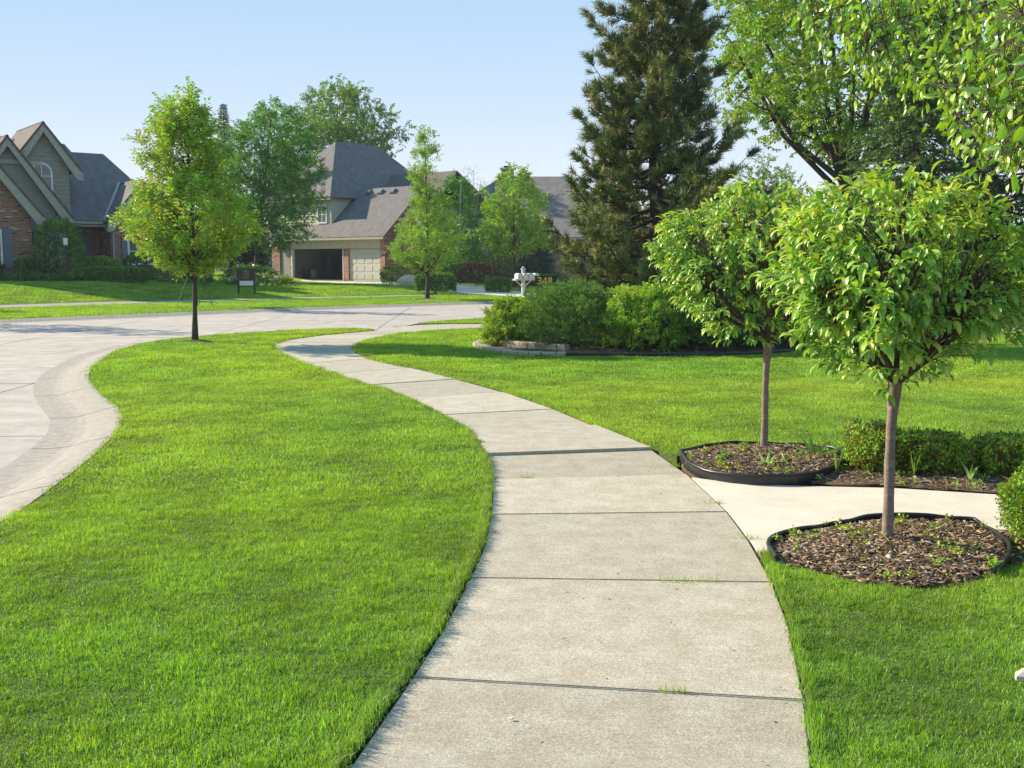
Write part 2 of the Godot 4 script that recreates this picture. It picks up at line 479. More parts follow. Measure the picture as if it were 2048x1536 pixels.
	tri_mat("door_cream", mixed(256, Color(0.68, 0.68, 0.63), Color(0.73, 0.73, 0.68), [[noise_bytes(256, 0.03, 3, 54), 1.0]], 1.5), 0.5, 0.6, false)
	tri_mat("stone_block", mixed(256, Color(0.53, 0.48, 0.39), Color(0.76, 0.71, 0.60), [[noise_bytes(256, 0.08, 4, 55), 1.0]], 1.7), 1.6, 0.95, true, grey(256, noise_bytes(256, 0.1, 4, 56)), 0.6)
	tri_mat("boulder_stone", mixed(256, Color(0.60, 0.53, 0.42), Color(0.84, 0.77, 0.64), [[noise_bytes(256, 0.05, 4, 57), 1.0]], 1.7), 0.7, 0.95, true, grey(256, noise_bytes(256, 0.05, 4, 58)), 3.0)
	plain("black_plastic", Color(0.018, 0.018, 0.02), 0.38)
	plain("joint_dirt", Color(0.035, 0.028, 0.02), 1.0)
	plain("shutter_blue", Color(0.13, 0.15, 0.18), 0.6)
	plain("interior_wall", Color(0.52, 0.52, 0.45), 0.9)
	plain("dark_paint", Color(0.02, 0.02, 0.022), 0.4)
	plain("sign_black", Color(0.012, 0.012, 0.012), 0.35)
	plain("gold", Color(0.62, 0.42, 0.06), 0.4)
	plain("brass", Color(0.62, 0.47, 0.25), 0.3, 0.6)
	plain("white_paint", Color(0.74, 0.73, 0.70), 0.5)
	plain("mailbox_paint", Color(0.46, 0.45, 0.41), 0.6)
	plain("grey_metal", Color(0.30, 0.31, 0.33), 0.35, 0.5)
	plain("roof_vent", Color(0.10, 0.12, 0.12), 0.5)
	plain("bin_green", Color(0.14, 0.30, 0.24), 0.5)
	plain("lamp_glass", Color(0.75, 0.74, 0.68), 0.3)
	plain("stone_white", Color(0.45, 0.40, 0.34), 0.8)
	plain("twig_brown", Color(0.10, 0.065, 0.04), 0.9)
	plain("dead_leaf", Color(0.30, 0.19, 0.10), 0.8)
	plain("guy_wire", Color(0.12, 0.11, 0.09), 0.8)
	var g := plain("glass", Color(0.05, 0.07, 0.08), 0.06)
	g.metallic_specular = 0.8
	leafy("leaf_tree", Color(0.78, 0.82, 0.34), 0.5, 0.3)
	leafy("leaf_glossy", Color(0.74, 0.80, 0.30), 0.36, 0.65)
	leafy("leaf_shrub", Color(0.72, 0.76, 0.32), 0.5, 0.3)
	leafy("leaf_needle", Color(0.45, 0.45, 0.25), 0.5, 0.3)
	leafy("leaf_grass", Color(0.92, 0.95, 0.34), 0.46, 0.42)
	leafy("chips", Color.BLACK, 0.9, 0.3)


func brick_mat(called: String, a: Color, b: Color, mortar: Color) -> StandardMaterial3D:
	var im := Image.create(256, 256, false, Image.FORMAT_RGB8)
	im.fill(mortar.lerp(a, 0.35))
	var r := RandomNumberGenerator.new()
	r.seed = 77
	for row in 32:
		for col in 8:
			var t := r.randf()
			var c := a.lerp(b, t)
			if r.randf() < 0.07: c = c.darkened(0.5)
			if r.randf() < 0.06: c = c.lerp(Color(0.78, 0.74, 0.68), 0.7)
			var x := (col * 32 + (row % 2) * 16) % 256
			im.fill_rect(Rect2i(x, row * 8, mini(30, 256 - x), 6), c)
			if x + 30 > 256: im.fill_rect(Rect2i(0, row * 8, x + 30 - 256, 6), c)
	return tri_mat(called, ImageTexture.create_from_image(im), 0.45, 0.92, false)


# ------------------------------------------------------------------ the setting
func build_ground():
	var b := Buf.new()
	b.quad(Vector3(-1500, -0.32, -1500), Vector3(1500, -0.32, -1500), Vector3(1500, -0.32, 1500), Vector3(-1500, -0.32, 1500))
	tag(obj("ground", b.done(), M.soil), "dark earth under the lawns and paving", "", "", "structure")
	for l in [[lawn_left, "turf bed of the verge between the curved sidewalk and the street"], [lawn_right, "turf bed of the large lawn right of the sidewalk"], [lawn_front, "turf bed of the lawn at the lower right corner"], [lawn_verge, "turf bed of the lawn beyond the shrubs and the sidewalk"]]:
		var s := Buf.new()
		s.slab(l[0], -0.3, 0.0)
		tag(obj("lawn", s.done(), M.turf_soil), l[1], "", "", "structure")


func along(line: PackedVector2Array, p: Vector2) -> float:     # index plus fraction of the point of a line nearest to p
	var best := 0.0
	var least := 1e9
	for k in line.size() - 1:
		var q := Geometry2D.get_closest_point_to_segment(p, line[k], line[k + 1])
		var d := q.distance_to(p)
		if d < least:
			least = d
			best = k + line[k].distance_to(q) / line[k].distance_to(line[k + 1])
	return best


func piece(line: PackedVector2Array, a: float, b: float) -> PackedVector2Array:
	var out := PackedVector2Array([at_line(line, a)])
	for k in range(int(floor(a)) + 1, int(ceil(b))):
		if k > a + 0.02 and k < b - 0.02: out.append(line[k])
	out.append(at_line(line, b))
	return out


func at_line(line: PackedVector2Array, t: float) -> Vector2:
	var k := clampi(int(floor(t)), 0, line.size() - 2)
	return line[k].lerp(line[k + 1], t - k)


func smooth_line(line: PackedVector2Array, step: float) -> PackedVector2Array:
	var c := Curve2D.new()
	for k in line.size():
		var d := (line[mini(k + 1, line.size() - 1)] - line[maxi(k - 1, 0)]) / 6.0
		c.add_point(line[k], -d, d)
	var out := PackedVector2Array()
	var n := int(ceil(c.get_baked_length() / step))
	for k in n + 1: out.append(c.sample_baked(c.get_baked_length() * k / n, true))
	return out


func slab_mesh(poly: PackedVector2Array, y0: float, y1: float, bev: float) -> ArrayMesh:
	var b := Buf.new()
	var inner := Geometry2D.offset_polygon(poly, -bev)
	if inner.size() == 0: return null
	var top: PackedVector2Array = inner[0]
	b.slab(top, y1 - 0.03, y1)
	b.slab(poly, y0, y1 - bev * 0.7)
	return b.done()


func build_sidewalk():
	var root := thing("sidewalk", "curved concrete sidewalk of separate slabs running away past the trees", "", Vector3.ZERO, 0.0, "", "structure")
	for k in joints.size() - 1:
		var l := piece(walk_left, along(walk_left, joints[k][0]), along(walk_left, joints[k + 1][0]))
		var r := piece(walk_right, along(walk_right, joints[k][1]), along(walk_right, joints[k + 1][1]))
		r.reverse()
		l.append_array(r)
		var near: float = joints[k][0].y
		var gap := 0.006 if near > -12 else 0.012
		var q := Geometry2D.offset_polygon(l, -gap)
		if q.size() == 0: continue
		var tilt := 0.0
		if k == 8: tilt = 0.022                      # one slab stands proud of the next
		var m := slab_mesh(q[0], -0.2, -0.012 + tilt + rr(-0.003, 0.003), 0.006)
		if m: obj("slab", m, M["walk_concrete_%d" % (k * 7 % 4)], root)
	var b := Buf.new()
	var poly := walk_left.duplicate()
	var back := walk_right.duplicate()
	back.reverse()
	poly.append_array(back)
	b.slab(poly, -0.25, -0.045)
	obj("joint_filling", b.done(), M.joint_dirt, root)
	var w := thing("front_walk", "pale smooth concrete front walk branching right between the two mulch beds", "", Vector3.ZERO, 0.0, "", "structure")
	obj("slab", slab_mesh(front_walk, -0.2, -0.014, 0.002), M.entry_concrete, w)


func kerb(line: PackedVector2Array, side: float, label: String, sect: float, road := 0.0):
	var root := thing("kerb", label, "", Vector3.ZERO, 0.0, "", "structure")
	var pts := smooth_line(line, 0.25)
	var prof := [[0.0, 0.008], [0.05, 0.004], [0.14, -0.010], [0.26, -0.038], [0.36, -0.066], [0.44, -0.078], [0.52, -0.081], [0.66, -0.080], [0.72, -0.079]]
	var per := int(sect / 0.25)
	var at := 0
	while at < pts.size() - 1:
		var b := Buf.new()
		var rings := []
		for k in range(at, mini(at + per, pts.size() - 1) + 1):
			var d := (pts[mini(k + 1, pts.size() - 1)] - pts[maxi(k - 1, 0)]).normalized()
			var o := Vector2(d.y, -d.x) * side
			var p := pts[k]
			if k == at and at > 0: p += d * 0.011
			if k == mini(at + per, pts.size() - 1): p -= d * 0.011
			var ring := []
			for q in prof: ring.append(V3(p + o * q[0], q[1]))
			ring.append(V3(p + o * 0.72, -0.25))
			ring.push_front(V3(p, -0.25))
			rings.append(ring)
		for k in rings.size() - 1:
			for j in rings[0].size() - 1:
				b.quad(rings[k][j], rings[k][j + 1], rings[k + 1][j + 1], rings[k + 1][j])
		for end in [0, rings.size() - 1]:
			for j in range(1, rings[0].size() - 1):
				b.tri(rings[end][0], rings[end][j], rings[end][j + 1])
		obj("kerb_section", b.done(), M.kerb_concrete, root)
		at += per


func build_street():
	var near := PackedVector2Array()
	var shift := func(line: PackedVector2Array, side: float, off: float) -> PackedVector2Array:
		var out := PackedVector2Array()
		var p := smooth_line(line, 0.5)
		for k in p.size():
			var d := (p[mini(k + 1, p.size() - 1)] - p[maxi(k - 1, 0)]).normalized()
			out.append(p[k] + Vector2(d.y, -d.x) * side * off)
		return out
	var a: PackedVector2Array = shift.call(kerb_near, 1.0, 0.70)
	var s: PackedVector2Array = shift.call(kerb_sliver, 1.0, 0.70)
	var f: PackedVector2Array = shift.call(kerb_far, -1.0, 0.70)
	near.append_array(a)
	near.append(Vector2(-3.45, -26.6))
	near.append(Vector2(-2.9, -28.0))
	near.append_array(s)
	f.reverse()
	near.append_array(f)
	near.append(Vector2(-60, 14))
	near.append(Vector2(-10, 14))
	var root := thing("street", "pale concrete street bending past the lawns from lower left", "", Vector3.ZERO, 0.0, "", "structure")
	var bed := Buf.new()
	bed.slab(near, -0.3, -0.115)
	obj("joint_filling", bed.done(), M.joint_dirt, root)
	var turn := Transform2D(-0.03, Vector2.ZERO)
	var n := 0
	for i in range(-17, 9):
		for j in range(-34, 4):
			var x0 := -6.35 + i * 3.7
			var z0 := -8.3 + j * 2.36
			if i > 1: x0 = -6.35 + i * 3.7
			var cell := PackedVector2Array([Vector2(x0, z0), Vector2(x0 + 3.7, z0), Vector2(x0 + 3.7, z0 + 2.36), Vector2(x0, z0 + 2.36)])
			for k in 4: cell[k] = turn * cell[k]
			for q in Geometry2D.intersect_polygons(cell, near):
				if Geometry2D.is_polygon_clockwise(q): continue
				var g := Geometry2D.offset_polygon(q, -0.012)
				if g.size() == 0: continue
				var area := 0.0
				for k in g[0].size(): area += g[0][k].cross(g[0][(k + 1) % g[0].size()])
				if absf(area) < 0.02: continue
				var b := Buf.new()
				b.slab(g[0], -0.25, -0.08 + rr(-0.002, 0.002))
				obj("panel", b.done(), M["road_concrete_%d" % (n * 5 % 3)], root)
				n += 1
	kerb(kerb_near, 1.0, "rolled concrete kerb round the verge with the tree", 2.4)
	kerb(kerb_far, -1.0, "rolled concrete kerb along the far side of the street", 3.5)
	kerb(kerb_sliver, 1.0, "rolled concrete kerb beside the lawn beyond the shrubs", 3.0)


func strip_sheet(a: PackedVector2Array, b: PackedVector2Array, n: int, up: float, parts := 1) -> Array:
	# a sheet between two lines that lies on the far ground, cut into parts
	var out := []
	for p in parts:
		var buf := Buf.new()
		for k in n:
			var t0 := (p + float(k) / n) / parts
			var t1 := (p + float(k + 1) / n) / parts
			if k == n - 1 and parts > 1: t1 -= 0.012 / parts
			var q := [at_line(a, t0 * (a.size() - 1)), at_line(a, t1 * (a.size() - 1)), at_line(b, t1 * (b.size() - 1)), at_line(b, t0 * (b.size() - 1))]
			for j in 4:
				var c0: Vector2 = q[0].lerp(q[3], j / 4.0)
				var c1: Vector2 = q[1].lerp(q[2], j / 4.0)
				var c2: Vector2 = q[1].lerp(q[2], (j + 1) / 4.0)
				var c3: Vector2 = q[0].lerp(q[3], (j + 1) / 4.0)
				buf.quad(V3(c0, gh(c0.x, c0.y) + up), V3(c1, gh(c1.x, c1.y) + up), V3(c2, gh(c2.x, c2.y) + up), V3(c3, gh(c3.x, c3.y) + up))
		out.append(buf.done())
	return out


func far_line(off: float, from := 1, to := 12) -> PackedVector2Array:
	var out := PackedVector2Array()
	for k in range(from, to + 1):
		out.append(kerb_far[k] + Vector2(-0.72, -0.69) * off)
	return out


func build_far_side():
	# rising lawn beyond the street
	var k := smooth_line(kerb_far, 1.5)
	var b := Buf.new()
	var steps := [0.0, 1.0, 3.0, 5.0, 7.0, 8.0, 9.0, 10.0, 11.0, 12.0, 13.0, 14.0, 15.0, 16.0, 18.0, 22.0, 28.0, 40.0, 70.0, 140.0, 400.0]
	for i in k.size() - 1:
		for j in steps.size() - 1:
			var q := []
			for w in [[i, j], [i + 1, j], [i + 1, j + 1], [i, j + 1]]:
				var p: Vector2 = k[w[0]] + Vector2(-0.72, -0.69) * steps[w[1]]
				q.append(V3(p, gh(p.x, p.y) + (0.005 if steps[w[1]] > 0 else -0.02)))
			b.quad(q[0], q[3], q[2], q[1])
	tag(obj("lawn", b.done(), M.turf_soil), "turf bed of the lawns rising to the far houses", "", "", "structure")
	var root := thing("sidewalk", "narrow pale sidewalk across the far lawns", "", Vector3.ZERO, 0.0, "", "structure")
	for m in strip_sheet(far_line(7.5), far_line(8.6), 2, 0.012, 44):
		obj("slab", m, M.kerb_concrete, root)
	root = thing("driveway", "concrete driveway curving from the open garage down to the street", "", Vector3.ZERO, 0.0, "", "structure")
	for m in strip_sheet(drive_low, drive_high, 3, 0.036, 9):
		obj("slab", m, M.entry_concrete, root)
	root = thing("driveway", "concrete driveway of the house behind the row of mailboxes", "", Vector3.ZERO, 0.0, "", "structure")
	for m in strip_sheet(PackedVector2Array([Vector2(4.6, -52.5), Vector2(5.4, -60.0), Vector2(6.0, -78.0)]), PackedVector2Array([Vector2(9.0, -56.0), Vector2(9.6, -62.0), Vector2(11.0, -77.0)]), 3, 0.032, 6):
		obj("slab", m, M.entry_concrete, root)


# ------------------------------------------------------------------ leaves, sprigs, crowns
func lcol(c: Color) -> Color:
	return Color(minf(c.r / LM, 1.0), minf(c.g / LM, 1.0), minf(c.b / LM, 1.0))


func leaf2(l: float, w: float, droop: float) -> PackedVector3Array:
	var a := Vector3.ZERO
	var b := Vector3(-w / 2, w * 0.16, l * 0.45)
	var c := Vector3(0, -droop * l, l)
	var d := Vector3(w / 2, w * 0.16, l * 0.45)
	return PackedVector3Array([a, b, c, a, c, d])


# a large leaf: folded along its midrib, arching down, pointed
func leaf_near(l: float, w: float, arch: float, fold: float, n := 5) -> PackedVector3Array:
	var out := PackedVector3Array()
	var mid := []
	var lef := []
	var rig := []
	var p := Vector3.ZERO
	for k in n + 1:
		var t := float(k) / n
		var a := arch * t * t
		var half := 0.5 * w * pow(sin(PI * pow(t, 0.8)), 0.8) if k > 0 and k < n else 0.0
		var upv := Vector3(0, cos(a), sin(a))
		mid.append(p)
		lef.append(p + Vector3(-half, 0, 0) + upv * half * fold)
		rig.append(p + Vector3(half, 0, 0) + upv * half * fold)
		p += Vector3(0, -sin(a), cos(a)) * l / n
	for k in n:
		if k > 0:
			out.append_array([mid[k], lef[k], lef[k + 1], mid[k], rig[k + 1], rig[k]])
		out.append_array([mid[k], lef[k + 1], mid[k + 1], mid[k], mid[k + 1], rig[k + 1]])
	return out


# twigs with leaves: a list of [vertices, colours]; one entry per shape and tint
func sprigs(shapes: int, tints: Array, n: int, length: float, l: float, w: float, hang := 0.3, spread := 0.9) -> Array:
	var out := []
	for s in shapes:
		var v := PackedVector3Array()
		for k in n:
			var t := (k + 0.7) / n
			var az := k * 2.4 + rr(-0.6, 0.6)
			var d := Vector3(cos(az) * spread, sin(az) * spread * 0.8 - hang, rr(0.2, 0.8))
			var sc := rr(0.7, 1.15)
			v.append_array(Transform3D(looking(d, Vector3.UP + rv() * 0.5).scaled(Vector3.ONE * sc), Vector3(rr(-0.02, 0.02), rr(-0.02, 0.02), t * length)) * leaf2(l, w, rr(0.05, 0.35)))
		for t in tints:
			var c := PackedColorArray()
			for k in n:
				var q := lcol(t * rr(0.72, 1.28))
				for j in 6: c.append(q)
			out.append([v, c])
	return out


class Crown:
	var v := PackedVector3Array()
	var c := PackedColorArray()
	var tips := []

	func put(s: Array, x: Transform3D) -> void:
		v.append_array(x * (s[0] as PackedVector3Array))
		c.append_array(s[1])


func radius_at(prof: Array, h: float) -> float:
	if h <= prof[0][0]: return prof[0][1]
	for k in prof.size() - 1:
		if h <= prof[k + 1][0]:
			return lerpf(prof[k][1], prof[k + 1][1], (h - prof[k][0]) / (prof[k + 1][0] - prof[k][0]))
	return prof[-1][1]


# clumps of sprigs through the volume of a crown; prof lists [height, radius]
func crown(set_: Array, prof: Array, clumps: int, clump_r: float, per: int, o := {}) -> Crown:
	var out := Crown.new()
	var n := FastNoiseLite.new()
	n.seed = rng.randi()
	n.frequency = o.get("freq", 0.55)
	var rough: float = o.get("rough", 0.35)
	var flat: float = o.get("flat", 0.7)
	var lean: Vector3 = o.get("lean", Vector3.ZERO)
	var up: float = o.get("up", 0.25)
	var inner: float = o.get("inner", 0.3)
	var gap: float = o.get("gap", -0.45)
	var h0: float = prof[0][0]
	var h1: float = prof[-1][0]
	var most := 0.0
	for p in prof: most = maxf(most, p[1])
	var made := 0
	var tries := 0
	while made < clumps and tries < clumps * 60:
		tries += 1
		var h := rr(h0, h1)
		var r := radius_at(prof, h)
		if rng.randf() > pow(r / most, 1.3) + 0.04: continue
		var az := rr(0, TAU)
		var d := Vector3(cos(az), 0, sin(az))
		r *= 1.0 + rough * n.get_noise_3d(d.x * 2.0, h * 1.3, d.z * 2.0) * 2.0
		var p := d * r * (inner + (1.0 - inner) * sqrt(rng.randf())) + Vector3(0, h, 0) + lean * (h - h0) / (h1 - h0)
		if n.get_noise_3d(p.x * 3.1 + 40.0, p.y * 3.1, p.z * 3.1) < gap: continue
		made += 1
		out.tips.append(p)
		var s: float = rr(0.75, 1.25) * clump_r
		var pick := rng.randi() % set_.size()
		for k in per:
			var q := rv() * s * pow(rng.randf(), 0.45)
			q.y *= flat
			var to := d * rr(0.2, 1.0) + rv() * 0.8 + Vector3(0, up, 0)
			var which := pick if rng.randf() < 0.4 else rng.randi() % set_.size()
			out.put(set_[which], Transform3D(looking(to).scaled(Vector3.ONE * rr(0.8, 1.2)), p + q))
	return out


# trunk with a leader and limbs that reach towards some of the clumps
func skeleton(tips: Array, height: float, top: float, r0: float, r1: float, first: float, limbs: int, sag := 0.45, lean := Vector3.ZERO) -> ArrayMesh:
	var b := Buf.new()
	var pts := []
	var rad := []
	for k in 9:
		var t := k / 8.0
		var h := top * t
		pts.append(Vector3(sin(t * 5.0) * r0 * 0.5, h, cos(t * 4.0) * r0 * 0.5 - r0 * 0.5) + lean * maxf(0.0, (h - first) / maxf(0.1, height - first)))
		rad.append(lerpf(r0, r1, pow(t, 0.7)) * (1.35 if k == 0 else 1.0))
	b.tube(pts, rad, 8)
	for k in mini(limbs, tips.size()):
		var p: Vector3 = tips[(k * 7919) % tips.size()]
		var axis := Vector3(0, 0, 0) + lean * maxf(0.0, (p.y - first) / maxf(0.1, height - first))
		var flat := Vector2(p.x - axis.x, p.z - axis.z).length()
		var h := clampf(p.y - flat * rr(0.5, 1.1) - 0.1, first, top * 0.97)
		var a := Vector3(0, h, 0) + lean * maxf(0.0, (h - first) / maxf(0.1, height - first))
		var m := a.lerp(p, 0.5) + Vector3(0, flat * sag * 0.25, 0)
		var r := lerpf(r0, r1, pow(h / top, 0.7)) * rr(0.3, 0.55)
		b.tube([a, a.lerp(m, 0.5) + rv() * 0.03, m, m.lerp(p, 0.55) + rv() * 0.04, p], [r, r * 0.75, r * 0.55, r * 0.35, r * 0.12], 5)
	return b.done()


func leafy_tree(called: String, label: String, at: Vector3, c: Crown, leaf_mat: String, trunk: ArrayMesh, bark: String, group := "", category := "tree") -> Node3D:
	var t := thing(called, label, category, at, 0.0, group)
	obj("trunk", trunk, M[bark], t)
	obj("crown", amesh(c.v, c.c), M[leaf_mat], t)
	return t


const LIME := Color(0.40, 0.50, 0.06)
const MID := Color(0.19, 0.32, 0.045)
const DEEP := Color(0.07, 0.15, 0.04)
const BLUE := Color(0.06, 0.115, 0.065)
const RUST := Color(0.24, 0.16, 0.05)


# ------------------------------------------------------------------ the two standards by the walk
func standards():
	make_standard(Vector3(2.15, -0.02, -6.04), 0.83, "round-headed small tree nearest the camera, in the mulch bed before the front walk", 11, -0.01, 1.02)
	make_standard(Vector3(2.15, -0.02, -9.08), 0.90, "round-headed small tree on the far side of the front walk, partly behind its twin", 12, -0.16, 1.15)


func make_standard(at: Vector3, s: float, label: String, sd: int, shift: float, tall: float):
	rng.seed = sd
	var t := thing("standard_tree", label, "tree", at, 0.0, "round-headed trees beside the front walk")
	var b := Buf.new()
	var bow := rr(-0.02, 0.02)
	var pts := []
	var rad := []
	for k in 11:
		var u := 0.05 if k == 1 else k / 10.0
		pts.append(Vector3(0.004 * sin(u * 7.0) + bow * u, u * 1.0, 0.005 * cos(u * 6.0)))
		rad.append(lerpf(0.032, 0.026, u) * (1.55 if k == 0 else 1.0) + (0.013 if k >= 9 else 0.0) + 0.0025 * sin(k * 4.0))
	b.tube(pts, rad, 12)
	obj("trunk", b.done(), M.bark_grey, t)
	var top: Vector3 = pts[10] - Vector3(0, 0.03, 0)
	var prof := [[0.93, 0.10], [1.05, 0.34], [1.16, 0.54], [1.28, 0.68], [1.45, 0.76], [1.65, 0.77], [1.82, 0.73], [1.95, 0.62], [2.05, 0.40], [2.12, 0.1]]
	var n := FastNoiseLite.new()
	n.seed = sd
	n.frequency = 0.8
	# boughs
	var boughs := []
	var bb := Buf.new()
	for k in 9:
		var az := k * TAU / 9.0 + rr(-0.3, 0.3)
		var reach := rr(0.38, 0.58) * s
		var end := Vector3(cos(az) * reach + shift, rr(1.35, 1.8), sin(az) * reach)
		if k == 8: end = Vector3(shift, 1.9, 0.05)
		var m := top.lerp(end, 0.5) + Vector3(cos(az) * 0.06, -0.02, sin(az) * 0.06)
		var line := [top, top.lerp(m, 0.5) + rv() * 0.015, m, m.lerp(end, 0.5) + rv() * 0.03, end]
		bb.tube(line, [0.019, 0.016, 0.013, 0.010, 0.005], 6)
		boughs.append(line)
	# shoots, each with a rosette of leaves
	var shapes := []
	for k in 6:
		shapes.append(leaf_near(rr(0.068, 0.098), rr(0.028, 0.038), rr(0.8, 2.2), rr(0.3, 0.6)))
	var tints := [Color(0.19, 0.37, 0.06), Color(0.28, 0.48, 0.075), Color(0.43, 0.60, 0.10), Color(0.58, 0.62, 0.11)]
	var leaves := []
	var shoots := 960
	for k in shoots:
		var h := 0.0
		var r := 0.0
		for w in 40:
			h = rr(0.93, 2.11)
			r = radius_at(prof, h)
			if rng.randf() < (pow(r / 0.70, 0.9) + 0.1) * (1.0 if h > 1.3 else clampf((h - 0.95) / 0.5, 0.05, 1.0)): break
		var az := rr(0, TAU)
		var d := Vector3(cos(az), 0, sin(az))
		r *= s * (1.0 + 0.75 * n.get_noise_3d(d.x * 2.0, h * 1.8, d.z * 2.0))
		var deep := sqrt(rng.randf())
		var p0 := Vector2(d.x, d.z) * r
		var p := d * r * (0.52 + 0.48 * deep) + Vector3(shift, h * 0.965 + 0.03 + 0.16 * n.get_noise_2d(p0.x * 3.0, p0.y * 3.0) * smoothstep(1.6, 2.1, h) + (h - 0.95) * (tall - 1.0), 0)
		if n.get_noise_3d(p.x * 4.5 + 30.0, p.y * 4.5, p.z * 4.5) < -0.22: continue
		var line: Array = boughs[rng.randi() % boughs.size()]
		var best := 1e9
		for l in boughs:
			var e: float = (l[4] as Vector3).distance_to(p)
			if e < best:
				best = e
				line = l
		var from: Vector3 = line[2 + rng.randi() % 3]
		if h < 1.2: from = line[1 + rng.randi() % 2]
		var dir := (d * 0.8 + Vector3(0, 0.5 if h > 1.5 else 0.05, 0) + rv() * 0.35).normalized()
		bb.tube([from, from.lerp(p, 0.55) + Vector3(0, 0.03, 0) + rv() * 0.02, p, p + dir * 0.07], [0.0035, 0.0028, 0.002, 0.001], 3)
		var many := 6 + rng.randi() % 3
		for j in many:
			var u := float(j) / many
			var a := j * 2.4 + rr(-0.5, 0.5)
			var bs := looking(dir)
			var ld := dir * (0.25 + 0.7 * u) + (bs.x * cos(a) + bs.y * sin(a)) * 0.75 + d * 0.3 + Vector3(0, -0.25, 0)
			var x := Transform3D(looking(ld, Vector3.UP + rv() * 0.3).scaled(Vector3.ONE * rr(0.6, 1.15)), p + dir * (0.12 * u - 0.04))
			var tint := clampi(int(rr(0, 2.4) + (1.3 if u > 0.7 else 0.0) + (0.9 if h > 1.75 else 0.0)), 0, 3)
			leaves.append([rng.randi() % 6, tint, x, deep])
	obj("bough", bb.done(), M.bark_dark, t)
	var eye := (Vector3(0, 1.63, 0) - at - Vector3(0, 1.6, 0)).normalized()
	var rank := []
	for k in leaves.size():
		var o: Vector3 = leaves[k][2].origin - Vector3(shift, 1.6, 0)
		rank.append([-(o.dot(eye) + 0.25 * leaves[k][3]), k])
	rank.sort()
	var meshes := []
	for s_ in shapes:
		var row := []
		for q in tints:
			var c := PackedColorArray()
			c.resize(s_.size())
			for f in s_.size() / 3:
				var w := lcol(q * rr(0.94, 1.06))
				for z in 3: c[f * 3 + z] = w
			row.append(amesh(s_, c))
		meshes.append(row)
	var v := PackedVector3Array()
	var cc := PackedColorArray()
	for k in rank.size():
		var l: Array = leaves[rank[k][1]]
		if k < 300:
			var o := obj("leaf", meshes[l[0]][l[1]], M.leaf_glossy, t)
			o.transform = l[2]
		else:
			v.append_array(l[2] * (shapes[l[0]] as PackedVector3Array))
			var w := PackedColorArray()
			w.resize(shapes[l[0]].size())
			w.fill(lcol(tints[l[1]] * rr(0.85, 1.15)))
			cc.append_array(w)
	obj("foliage", amesh(v, cc), M.leaf_glossy, t).set_meta("kind", "stuff")


